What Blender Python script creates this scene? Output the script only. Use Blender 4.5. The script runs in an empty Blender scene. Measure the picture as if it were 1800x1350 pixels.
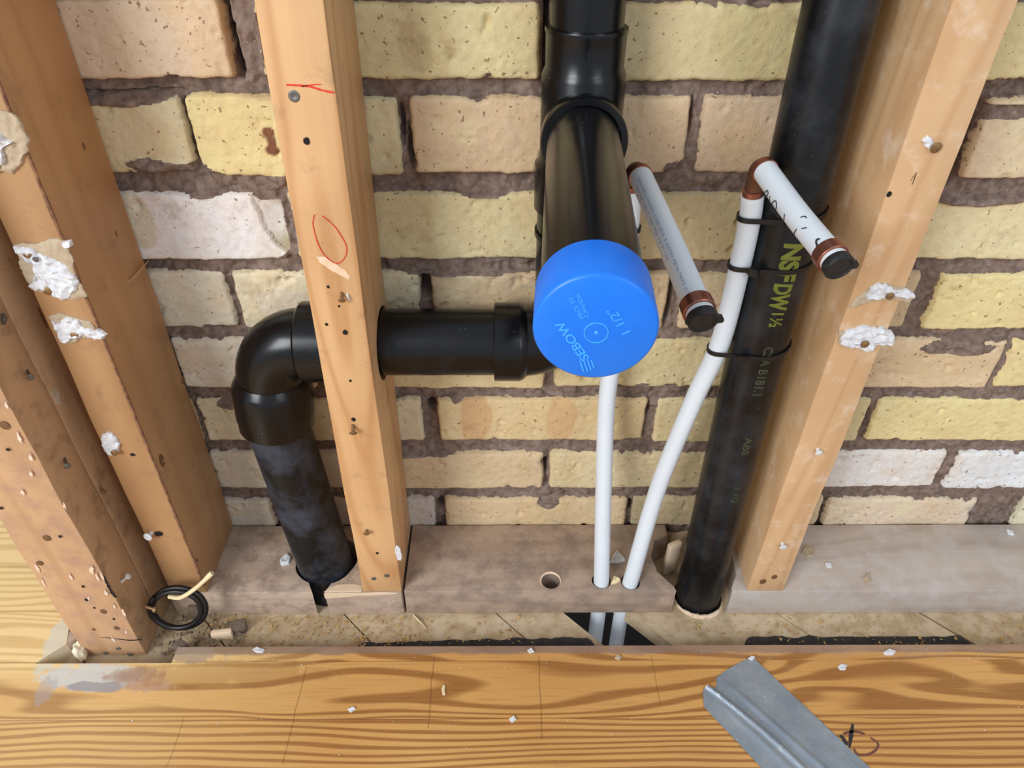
import bpy, bmesh, math, random
import numpy as np
from mathutils import Vector, Matrix, noise as mnoise

random.seed(7)
rng = np.random.default_rng(11)
sc = bpy.context.scene
COL = sc.collection

# ------------------------------------------------------------------ camera
F = 1250.0
PITCH, ROLL, YAW = 37.5, 0.22, -0.45           # degrees; pitch below horizontal
CAM = Vector((0.0, -0.445, 0.646))
cam_d = bpy.data.cameras.new('camera')
cam_d.sensor_width = 36.0
cam_d.lens = F * 36.0 / 1800.0
cam_d.clip_start = 0.01
cam = bpy.data.objects.new('camera', cam_d)
COL.objects.link(cam)
M = (Matrix.Rotation(math.radians(YAW), 4, 'Z') @ Matrix.Rotation(math.radians(90 - PITCH), 4, 'X')
     @ Matrix.Rotation(math.radians(ROLL), 4, 'Z'))
cam.matrix_world = Matrix.Translation(CAM) @ M
sc.camera = cam
R3 = M.to_3x3()

# ------------------------------------------------------------------ world, light, exposure
sc.view_settings.view_transform = 'Standard'
sc.view_settings.look = 'None'
sc.view_settings.gamma = 1.0
sc.view_settings.use_curve_mapping = False
sc.view_settings.exposure = 0.0
world = bpy.data.worlds.new('world')
sc.world = world
world.use_nodes = True
bg = world.node_tree.nodes['Background']
bg.inputs[0].default_value = (0.80, 0.86, 0.95, 1)
bg.inputs[1].default_value = 0.72


def area(name, loc, target, size, size_y, power, color):
    d = bpy.data.lights.new(name, 'AREA')
    d.shape = 'RECTANGLE'
    d.size, d.size_y = size, size_y
    d.energy = power
    d.color = color
    o = bpy.data.objects.new(name, d)
    COL.objects.link(o)
    o.location = loc
    v = Vector(target) - Vector(loc)
    o.rotation_euler = v.to_track_quat('-Z', 'Y').to_euler()
    return o


area('window_daylight_left', (-1.25, -1.60, 1.30), (0.0, 0.0, 0.30), 0.8, 1.0, 40.0, (0.95, 0.98, 1.0))
area('window_daylight_right', (1.25, -1.7, 1.35), (0.1, 0.0, 0.25), 0.8, 1.1, 9.0, (0.85, 0.92, 1.0))


# ------------------------------------------------------------------ point helpers
def ray(px, py):
    return (R3 @ Vector(((px - 900.0) / F, -(py - 675.0) / F, -1.0)))


def W(px, py, ax, val):
    d = ray(px, py)
    i = 'xyz'.index(ax)
    t = (val - CAM[i]) / d[i]
    return CAM + d * t


def WD(px, py, depth):
    return CAM + ray(px, py) * depth


def lin(c):
    return tuple(((v / 255.0) / 12.92 if v / 255.0 <= 0.04045 else ((v / 255.0 + 0.055) / 1.055) ** 2.4) for v in c)


# ------------------------------------------------------------------ object helpers
def finish_bm(bm, ang=35.0):
    bmesh.ops.recalc_face_normals(bm, faces=bm.faces[:])
    for f in bm.faces:
        f.smooth = True
    lim = math.radians(ang)
    for e in bm.edges:
        if len(e.link_faces) == 2:
            e.smooth = e.calc_face_angle(0.0) < lim


def obj(name, bm, mats, parent=None, label=None, ang=35.0, recentre=True):
    finish_bm(bm, ang)
    me = bpy.data.meshes.new(name)
    bm.to_mesh(me)
    bm.free()
    return link_mesh(name, me, mats, parent, label, recentre)


def link_mesh(name, me, mats, parent=None, label=None, recentre=True):
    for m in (mats if isinstance(mats, (list, tuple)) else [mats]):
        me.materials.append(m)
    o = bpy.data.objects.new(name, me)
    COL.objects.link(o)
    loc = Vector((0, 0, 0))
    if recentre and len(me.vertices):
        n = len(me.vertices)
        co = np.empty(n * 3, dtype=np.float32)
        me.vertices.foreach_get('co', co)
        co = co.reshape(-1, 3)
        lo, hi = co.min(0), co.max(0)
        loc = Vector(((lo[0] + hi[0]) / 2, (lo[1] + hi[1]) / 2, lo[2]))
        me.transform(Matrix.Translation(-loc))
    if parent is not None:
        o.parent = parent
        o.location = loc - world_loc(parent)
    else:
        o.location = loc
    if label:
        o['label'] = label
    return o


def world_loc(o):
    l = Vector(o.location)
    while o.parent is not None:
        o = o.parent
        l = l + Vector(o.location)
    return l


def tag(o, label, cat, group=None, kind=None):
    o['label'] = label
    o['category'] = cat
    if group:
        o['group'] = group
    if kind:
        o['kind'] = kind
    return o


def thing(name, loc, label, cat, group=None):
    o = bpy.data.objects.new(name, None)
    COL.objects.link(o)
    o.location = loc
    o.empty_display_size = 0.02
    return tag(o, label, cat, group)


def struct(o, label=None):
    o['kind'] = 'structure'
    if label:
        o['label'] = label
    return o


# ------------------------------------------------------------------ shapes
def bm_box(bm, x0, x1, y0, y1, z0, z1, cuts=0, axis='z', wob=0.0, bev=0.0012, seed=0.0):
    """box with bevelled long edges, subdivided along an axis and gently uneven"""
    v = [bm.verts.new((x, y, z)) for z in (z0, z1) for y in (y0, y1) for x in (x0, x1)]
    fs = [(0, 1, 3, 2), (4, 6, 7, 5), (0, 4, 5, 1), (2, 3, 7, 6), (0, 2, 6, 4), (1, 5, 7, 3)]
    faces = [bm.faces.new([v[i] for i in f]) for f in fs]
    edges = list({e for f in faces for e in f.edges})
    if bev:
        r = bmesh.ops.bevel(bm, geom=edges, offset=bev, segments=2, profile=0.5, affect='EDGES')
        faces = list({f for f in bm.faces if f.is_valid})
    if cuts:
        i = 'xyz'.index(axis)
        lo, hi = (x0, y0, z0)[i], (x1, y1, z1)[i]
        for k in range(1, cuts):
            p = Vector((0, 0, 0))
            p[i] = lo + (hi - lo) * k / cuts
            n = Vector((0, 0, 0))
            n[i] = 1
            bmesh.ops.bisect_plane(bm, geom=bm.verts[:] + bm.edges[:] + bm.faces[:], plane_co=p, plane_no=n)
    if wob:
        for vv in bm.verts:
            q = vv.co * 14 + Vector((seed * 7.1, seed * 3.3, seed))
            vv.co += Vector((mnoise.noise(q), mnoise.noise(q + Vector((9, 3, 1))), 0)) * wob
    return bm


def catmull(pts, n=8):
    pts = [Vector(p) for p in pts]
    if len(pts) < 3:
        return pts
    P = [pts[0] * 2 - pts[1]] + pts + [pts[-1] * 2 - pts[-2]]
    out = []
    for i in range(1, len(P) - 2):
        for k in range(n):
            t = k / n
            a, b, c, d = P[i - 1], P[i], P[i + 1], P[i + 2]
            out.append(0.5 * ((2 * b) + (c - a) * t + (2 * a - 5 * b + 4 * c - d) * t * t + (3 * b - a - 3 * c + d) * t ** 3))
    out.append(pts[-1])
    return out


def tube(bm, pts, rad, seg=32, caps=True, closed=False, flat=1.0, upv=None):
    """sweep a circle (or an oval, flat<1) along a path"""
    pts = [Vector(p) for p in pts]
    n = len(pts)
    if not hasattr(rad, '__len__'):
        rad = [rad] * n
    tang = []
    for i in range(n):
        a = pts[(i - 1) % n] if (closed or i > 0) else pts[i]
        b = pts[(i + 1) % n] if (closed or i < n - 1) else pts[i]
        t = b - a
        if t.length < 1e-9:
            t = tang[-1] if tang else Vector((0, 0, 1))
        tang.append(t.normalized())
    t0 = tang[0]
    u = Vector(upv) if upv is not None else (Vector((0, 0, 1)) if abs(t0.z) < 0.9 else Vector((1, 0, 0)))
    u = (u - t0 * u.dot(t0)).normalized()
    rings = []
    for i in range(n):
        t = tang[i]
        u = (u - t * u.dot(t)).normalized()
        w = t.cross(u)
        rings.append([bm.verts.new(pts[i] + (u * math.cos(2 * math.pi * k / seg) + w * flat * math.sin(2 * math.pi * k / seg)) * rad[i])
                      for k in range(seg)])
    m = n if closed else n - 1
    for i in range(m):
        a, b = rings[i], rings[(i + 1) % n]
        for k in range(seg):
            bm.faces.new((a[k], a[(k + 1) % seg], b[(k + 1) % seg], b[k]))
    if caps and not closed:
        bm.faces.new(rings[0][::-1])
        bm.faces.new(rings[-1])
    return bm


def lathe(bm, P0, P1, prof, seg=48, caps=True):
    """profile [(distance, radius)] swept round the line P0->P1 (distance in metres from P0)"""
    P0, P1 = Vector(P0), Vector(P1)
    A = (P1 - P0).normalized()
    u = Vector((0, 0, 1)) if abs(A.z) < 0.9 else Vector((1, 0, 0))
    u = (u - A * u.dot(A)).normalized()
    w = A.cross(u)
    rings = []
    for d, r in prof:
        c = P0 + A * d
        if r < 1e-6:
            rings.append([bm.verts.new(c)])
        else:
            rings.append([bm.verts.new(c + (u * math.cos(2 * math.pi * k / seg) + w * math.sin(2 * math.pi * k / seg)) * r) for k in range(seg)])
    for a, b in zip(rings[:-1], rings[1:]):
        for k in range(seg):
            k2 = (k + 1) % seg
            if len(a) == 1 and len(b) == 1:
                break
            if len(a) == 1:
                bm.faces.new((a[0], b[k2], b[k]))
            elif len(b) == 1:
                bm.faces.new((a[k], a[k2], b[0]))
            else:
                bm.faces.new((a[k], a[k2], b[k2], b[k]))
    if caps:
        if len(rings[0]) > 1:
            bm.faces.new(rings[0][::-1])
        if len(rings[-1]) > 1:
            bm.faces.new(rings[-1])
    return bm


def NB():
    return bmesh.new()


def boolean(name_bm, cutters):
    """difference of a bmesh and cutter bmeshes, evaluated to a new bmesh"""
    def mk(b, n):
        bmesh.ops.recalc_face_normals(b, faces=b.faces[:])
        me = bpy.data.meshes.new(n)
        b.to_mesh(me)
        b.free()
        o = bpy.data.objects.new(n, me)
        COL.objects.link(o)
        return o
    base = mk(name_bm, 'tmp_base')
    cs = [mk(c, 'tmp_cut') for c in cutters]
    for c in cs:
        m = base.modifiers.new('b', 'BOOLEAN')
        m.operation = 'DIFFERENCE'
        m.solver = 'EXACT'
        m.object = c
    bpy.context.view_layer.update()
    dg = bpy.context.evaluated_depsgraph_get()
    me = bpy.data.meshes.new_from_object(base.evaluated_get(dg))
    out = bmesh.new()
    out.from_mesh(me)
    for o in [base] + cs:
        d = o.data
        bpy.data.objects.remove(o)
        bpy.data.meshes.remove(d)
    bpy.data.meshes.remove(me)
    return out


def cyl_bm(P0, P1, r, seg=40, wob=0.0):
    b = NB()
    tube(b, [P0, P1], r, seg)
    if wob:
        for v in b.verts:
            q = v.co * 60
            v.co += Vector((mnoise.noise(q), mnoise.noise(q + Vector((5, 5, 5))), 0)) * wob
    return b


def prism(bm, pts, h, nrm):
    """extrude a planar outline (list of world points) by h along nrm"""
    nrm = Vector(nrm)
    a = [bm.verts.new(Vector(p)) for p in pts]
    b = [bm.verts.new(Vector(p) + nrm * h) for p in pts]
    n = len(a)
    bm.faces.new(a)
    bm.faces.new(b[::-1])
    for i in range(n):
        bm.faces.new((a[i], b[i], b[(i + 1) % n], a[(i + 1) % n]))
    return bm


def patch(bm, outline, nrm, h, rough=0.3, rag=0.12, sub=3, seed=0, lift=0.0):
    """ragged lump of plaster / paper lying on a plane: outline in world points"""
    r = random.Random(seed)
    nrm = Vector(nrm).normalized()
    pts = [Vector(p) for p in outline]
    for _ in range(sub):
        q = []
        for i in range(len(pts)):
            a, b = pts[i], pts[(i + 1) % len(pts)]
            d = b - a
            side = d.cross(nrm)
            q += [a, (a + b) / 2 + side * r.uniform(-rag, rag)]
        pts = q
    c = sum(pts, Vector()) / len(pts)
    rings = []
    for s, hh in ((1.0, 0.0), (0.99, 0.6), (0.93, 0.9), (0.84, 1.0), (0.72, 1.0), (0.58, 1.0), (0.42, 1.0), (0.24, 1.0)):
        rings.append([bm.verts.new(c + (p - c) * s + nrm * (lift + h * hh * (1 + rough * (0 if hh == 0 else mnoise.noise((c + (p - c) * s) * 260 + Vector((seed, 0, 0))) * 1.3)))) for p in pts])
    n = len(pts)
    for a, b in zip(rings[:-1], rings[1:]):
        for i in range(n):
            bm.faces.new((a[i], a[(i + 1) % n], b[(i + 1) % n], b[i]))
    bm.faces.new(rings[-1])
    return bm


def ribbon(bm, pts, w, nrm, lift=0.0002, thick=0.00015, seed=0, jag=0.15):
    """thin stroke lying on a surface"""
    r = random.Random(seed)
    nrm = Vector(nrm).normalized()
    pts = [Vector(p) for p in pts]
    L, Rr = [], []
    for i, p in enumerate(pts):
        t = (pts[min(i + 1, len(pts) - 1)] - pts[max(i - 1, 0)])
        t = t.normalized() if t.length > 0 else Vector((1, 0, 0))
        s = t.cross(nrm).normalized()
        e = min(i, len(pts) - 1 - i)
        ww = w * (0.5 if e == 0 else 1.0) * (1 + r.uniform(-jag, jag))
        L.append(p + s * ww / 2 + nrm * (lift + thick))
        Rr.append(p - s * ww / 2 + nrm * (lift + thick))
    a = [bm.verts.new(p) for p in L]
    b = [bm.verts.new(p) for p in Rr]
    a2 = [bm.verts.new(p - nrm * (thick + lift)) for p in L]
    b2 = [bm.verts.new(p - nrm * (thick + lift)) for p in Rr]
    for i in range(len(pts) - 1):
        bm.faces.new((a[i], b[i], b[i + 1], a[i + 1]))
        bm.faces.new((a[i], a[i + 1], a2[i + 1], a2[i]))
        bm.faces.new((b[i], b2[i], b2[i + 1], b[i + 1]))
    return bm


def text_bm(s, size, extr=0.0, bold=0.0, space=1.0):
    cu = bpy.data.curves.new('t', 'FONT')
    cu.body = s
    cu.size = size
    cu.extrude = extr
    cu.offset = bold
    cu.space_character = space
    cu.resolution_u = 4
    cu.align_x = 'CENTER'
    cu.align_y = 'CENTER'
    o = bpy.data.objects.new('t', cu)
    COL.objects.link(o)
    bpy.context.view_layer.update()
    dg = bpy.context.evaluated_depsgraph_get()
    me = bpy.data.meshes.new_from_object(o.evaluated_get(dg))
    bm = bmesh.new()
    bm.from_mesh(me)
    bpy.data.objects.remove(o)
    bpy.data.curves.remove(cu)
    bpy.data.meshes.remove(me)
    return bm


def wrap_text(bm, P, A, Rd, r, off=0.0002):
    """bend flat text (x along the axis A, y round the pipe) onto a cylinder"""
    A = Vector(A).normalized()
    Rd = Vector(Rd)
    Rd = (Rd - A * Rd.dot(A)).normalized()
    T = Rd.cross(A)
    ys = [v.co.y for v in bm.verts]
    lo, hi = min(ys), max(ys)
    for k in range(1, 8):
        bmesh.ops.bisect_plane(bm, geom=bm.verts[:] + bm.edges[:] + bm.faces[:], plane_co=(0, lo + (hi - lo) * k / 8, 0), plane_no=(0, 1, 0))
    for v in bm.verts:
        x, y, z = v.co
        a = y / r
        rr = r + off + z
        v.co = Vector(P) + A * x + Rd * (rr * math.cos(a)) + T * (rr * math.sin(a))
    return bm


# ------------------------------------------------------------------ materials
class Mat:
    def __init__(s, name):
        s.m = bpy.data.materials.new(name)
        s.m.use_nodes = True
        s.nt = s.m.node_tree
        s.b = s.nt.nodes['Principled BSDF']

    def n(s, t, **kw):
        x = s.nt.nodes.new(t)
        for k, v in kw.items():
            if k.startswith('i_'):
                x.inputs[k[2:].replace('_', ' ')].default_value = v
            else:
                setattr(x, k, v)
        return x

    def l(s, a, b):
        s.nt.links.new(a, b)

    def coords(s, scale=(1, 1, 1), rot=(0, 0, 0), loc=(0, 0, 0)):
        tc = s.n('ShaderNodeTexCoord')
        mp = s.n('ShaderNodeMapping')
        mp.inputs['Scale'].default_value = scale
        mp.inputs['Rotation'].default_value = rot
        mp.inputs['Location'].default_value = loc
        s.l(tc.outputs['Object'], mp.inputs['Vector'])
        return mp.outputs[0]

    def noise(s, vec, scale, detail=4, rough=0.55, dist=0.0):
        x = s.n('ShaderNodeTexNoise')
        x.inputs['Scale'].default_value = scale
        x.inputs['Detail'].default_value = detail
        x.inputs['Roughness'].default_value = rough
        x.inputs['Distortion'].default_value = dist
        s.l(vec, x.inputs['Vector'])
        return x.outputs['Fac']

    def math(s, op, a, b=None, c=None, clamp=False):
        x = s.n('ShaderNodeMath', operation=op, use_clamp=clamp)
        for i, v in enumerate((a, b, c)):
            if v is None:
                continue
            if isinstance(v, (int, float)):
                x.inputs[i].default_value = v
            else:
                s.l(v, x.inputs[i])
        return x.outputs[0]

    def ramp(s, fac, stops, interp='LINEAR'):
        x = s.n('ShaderNodeValToRGB')
        cr = x.color_ramp
        cr.interpolation = interp
        while len(cr.elements) < len(stops):
            cr.elements.new(0.5)
        for e, (p, c) in zip(cr.elements, stops):
            e.position = p
            e.color = (c[0], c[1], c[2], 1) if hasattr(c, '__len__') else (c, c, c, 1)
        s.l(fac, x.inputs[0])
        return x.outputs[0]

    def mix(s, fac, a, b, mode='MIX'):
        x = s.n('ShaderNodeMix', data_type='RGBA', blend_type=mode)
        for i, v in ((0, fac), (6, a), (7, b)):
            if isinstance(v, (int, float)):
                x.inputs[i].default_value = v
            elif isinstance(v, (tuple, list)):
                x.inputs[i].default_value = (v[0], v[1], v[2], 1)
            else:
                s.l(v, x.inputs[i])
        return x.outputs[2]

    def color(s, c):
        if isinstance(c, (tuple, list)):
            s.b.inputs['Base Color'].default_value = (c[0], c[1], c[2], 1)
        else:
            s.l(c, s.b.inputs['Base Color'])

    def rough(s, v):
        if isinstance(v, (int, float)):
            s.b.inputs['Roughness'].default_value = v
        else:
            s.l(v, s.b.inputs['Roughness'])

    def bump(s, h, dist=0.001, strength=0.5):
        x = s.n('ShaderNodeBump')
        x.inputs['Distance'].default_value = dist
        x.inputs['Strength'].default_value = strength
        s.l(h, x.inputs['Height'])
        s.l(x.outputs[0], s.b.inputs['Normal'])


def wood_mat(name, light, dark, axis='z', rings=16.0, contrast=0.5, dirt=0.0, dirtcol=(110, 90, 75), off=0.0, rough=0.55, streak=0.35):
    m = Mat(name)
    # stretch: slow variation along the grain
    a, s_ = 1.1, 9.0
    sc_ = {'z': (s_, s_, a), 'x': (a, s_, s_), 'y': (s_, a, s_)}[axis]
    v = m.coords(sc_, loc=(off, off * 1.7, off * 0.6))
    n1 = m.noise(v, 1.0, 2, 0.45, 0.3)
    ring = m.math('SINE', m.math('MULTIPLY', n1, rings * 6.283))
    ring = m.math('MULTIPLY_ADD', ring, 0.5, 0.5)
    ring = m.math('POWER', ring, 3.0)
    s2 = {'z': (220, 220, 5), 'x': (5, 220, 220), 'y': (220, 5, 220)}[axis]
    fine = m.noise(m.coords(s2), 1.0, 3, 0.6)
    f = m.math('MULTIPLY_ADD', ring, contrast, m.math('MULTIPLY', m.math('SUBTRACT', fine, 0.5), streak))
    f = m.math('ADD', f, 0.08, clamp=True)
    c = m.mix(f, lin(light), lin(dark))
    big = m.noise(m.coords((3, 3, 3), loc=(off * 3, 2, 1)), 3.0, 3, 0.6)
    c = m.mix(m.ramp(big, [(0.35, 0.0), (0.75, 0.35)]), c, tuple(x * 0.8 for x in lin(dark)))
    if dirt > 0:
        dn = m.noise(m.coords((1, 1, 1), loc=(off, 4, 9)), 45.0, 6, 0.65)
        c = m.mix(m.ramp(dn, [(0.58 - 0.3 * dirt, 0.0), (0.72 - 0.25 * dirt, min(1.0, 0.35 + dirt * 0.6))]), c, lin(dirtcol))
        dw = m.noise(m.coords((1, 1, 1), loc=(off + 5, 4, 2)), 70.0, 5, 0.7)
        c = m.mix(m.ramp(dw, [(0.66, 0.0), (0.74, 0.5 * min(1, dirt * 1.5))]), c, lin((215, 200, 190)))
    m.color(c)
    m.rough(rough)
    m.bump(m.math('ADD', fine, m.math('MULTIPLY', ring, 0.4)), 0.0006, 0.35)
    return m.m


def plain(name, col, rough=0.5, metal=0.0, var=0.0, vscale=60.0, bump=0.0, spec=None, varcol=None):
    m = Mat(name)
    c = lin(col)
    if var:
        n = m.noise(m.coords(), vscale, 5, 0.6)
        cc = m.mix(m.ramp(n, [(0.4, 0.0), (0.7, var)]), c, lin(varcol) if varcol else tuple(x * 0.4 for x in c))
        m.color(cc)
        if bump:
            m.bump(n, 0.001, bump)
    else:
        m.color(c)
    m.rough(rough)
    m.b.inputs['Metallic'].default_value = metal
    if spec is not None:
        m.b.inputs['Specular IOR Level'].default_value = spec
    return m.m


def abs_mat(name, dust=0.25, rough=0.22, dustcol=(95, 100, 110), low=0.62, dscale=22.0):
    m = Mat(name)
    v = m.coords()
    n = m.noise(v, dscale, 6, 0.65)
    sp = m.noise(v, 420.0, 2, 0.5)
    d = m.ramp(n, [(low - 0.14, 0.0), (low + 0.12, dust)])
    c = m.mix(d, lin((11, 12, 14)), lin(dustcol))
    c = m.mix(m.ramp(sp, [(0.74, 0.0), (0.78, 0.35)]), c, lin((150, 150, 150)))
    m.color(c)
    m.b.inputs['Specular IOR Level'].default_value = 0.38
    m.rough(m.math('ADD', m.math('MULTIPLY', n, 0.18), rough))
    m.bump(m.noise(m.coords((1, 1, 0.3)), 30.0, 3, 0.5), 0.0004, 0.15)
    return m.m


WOOD_C = wood_mat('pine_center', (220, 176, 126), (186, 130, 80), 'z', 13, 0.50, 0.03, off=1.3, streak=0.35)
WOOD_A = wood_mat('pine_orange', (186, 144, 100), (154, 108, 68), 'z', 8, 0.30, 0.06, off=4.1, streak=0.15)
WOOD_B = wood_mat('pine_brown', (204, 166, 126), (156, 118, 84), 'z', 9, 0.45, 0.20, (110, 82, 60), off=7.7)
WOOD_CC = wood_mat('pine_worn', (206, 166, 126), (170, 126, 86), 'z', 8, 0.35, 0.42, (172, 135, 115), off=2.9)
WOOD_R = wood_mat('pine_pale', (218, 180, 136), (190, 144, 98), 'z', 12, 0.42, 0.16, (234, 214, 192), off=6.2, streak=0.2)
PLATE_L = wood_mat('plate_left', (200, 178, 158), (162, 134, 112), 'x', 8, 0.3, 0.35, (118, 98, 84), off=3.4)
PLATE_M = wood_mat('plate_mid', (186, 162, 142), (142, 118, 100), 'x', 8, 0.35, 0.45, (128, 112, 102), off=5.5)
PLATE_R = wood_mat('plate_right', (196, 182, 170), (156, 138, 126), 'x', 8, 0.3, 0.45, (196, 188, 184), off=8.8)
SUBF = wood_mat('subfloor_board', (212, 192, 160), (176, 150, 116), 'x', 5, 0.25, 0.50, (160, 134, 96), off=1.9)
PALE = wood_mat('fresh_cut_wood', (238, 214, 186), (220, 182, 140), 'x', 8, 0.3, 0.0, off=0.9)
ABS = abs_mat('black_abs', 0.12, 0.16, low=0.72)
ABSD = abs_mat('black_abs_dusty', 0.75, 0.36, (84, 92, 108), low=0.60, dscale=16)
ABSM = abs_mat('black_abs_scuffed', 0.30, 0.24, (84, 88, 94), low=0.6, dscale=18)
CAPB = plain('blue_plastic', (4, 112, 224), 0.38, var=0.12, vscale=35, varcol=(70, 165, 255))
CAPT = plain('blue_plastic_raised', (60, 160, 250), 0.4)
PEX = plain('white_pex', (220, 227, 233), 0.35, var=0.05, vscale=40)
COPPER = plain('copper', (160, 104, 86), 0.35, 0.85, var=0.4, vscale=120)
BRASS = plain('copper_elbow', (112, 76, 56), 0.5, 0.6, var=0.5, vscale=90)
BLACK = plain('black_nylon', (14, 14, 16), 0.42)
PLUG = plain('black_plug', (20, 20, 22), 0.6, var=0.15, vscale=300, varcol=(90, 90, 90))
GYPS = plain('white_plaster', (228, 228, 230), 0.9, var=0.5, vscale=320, bump=1.0, varcol=(176, 178, 186))
PAPER = plain('plaster_paper', (190, 172, 146), 0.9, var=0.6, vscale=160, bump=0.7, varcol=(165, 140, 108))
STEEL = plain('grey_screw', (120, 116, 108), 0.5, 0.6, var=0.5, vscale=500)
RUST = plain('brass_nail', (150, 118, 78), 0.5, 0.5, var=0.7, vscale=500)
HOLE = plain('dark_hole', (24, 16, 10), 0.9)
KNOT = plain('knot', (120, 84, 54), 0.6, var=0.6, vscale=260)
RED = plain('red_crayon', (214, 62, 40), 0.7)
INK = plain('black_ink', (42, 42, 46), 0.6)
INKL = plain('faint_ink', (160, 170, 194), 0.6)
GREEN = plain('green_print', (112, 118, 34), 0.6, var=0.35, vscale=130)
GREEND = plain('faded_green_print', (66, 70, 44), 0.6, var=0.7, vscale=110, varcol=(30, 32, 32))
TARP = plain('tar_paper', (44, 44, 44), 0.85, var=0.5, vscale=90, varcol=(80, 74, 66))
CREAM = plain('cream_wire', (232, 214, 170), 0.45, var=0.3, vscale=60, varcol=(200, 170, 110))
SAWD = plain('sawdust', (206, 168, 108), 0.95, var=0.7, vscale=200, varcol=(120, 96, 64))
RUBBLE = plain('rubble', (120, 104, 88), 0.95, var=0.7, vscale=150, bump=0.5, varcol=(70, 56, 46))
MARK = plain('brown_marker', (110, 68, 60), 0.7)
SMEAR = plain('grey_plaster_smear', (206, 204, 198), 0.7, var=0.9, vscale=60, bump=0.3, varcol=(160, 156, 158))


# ------------------------------------------------------------------ brick wall
YW = 0.091                                       # brick face plane


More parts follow.
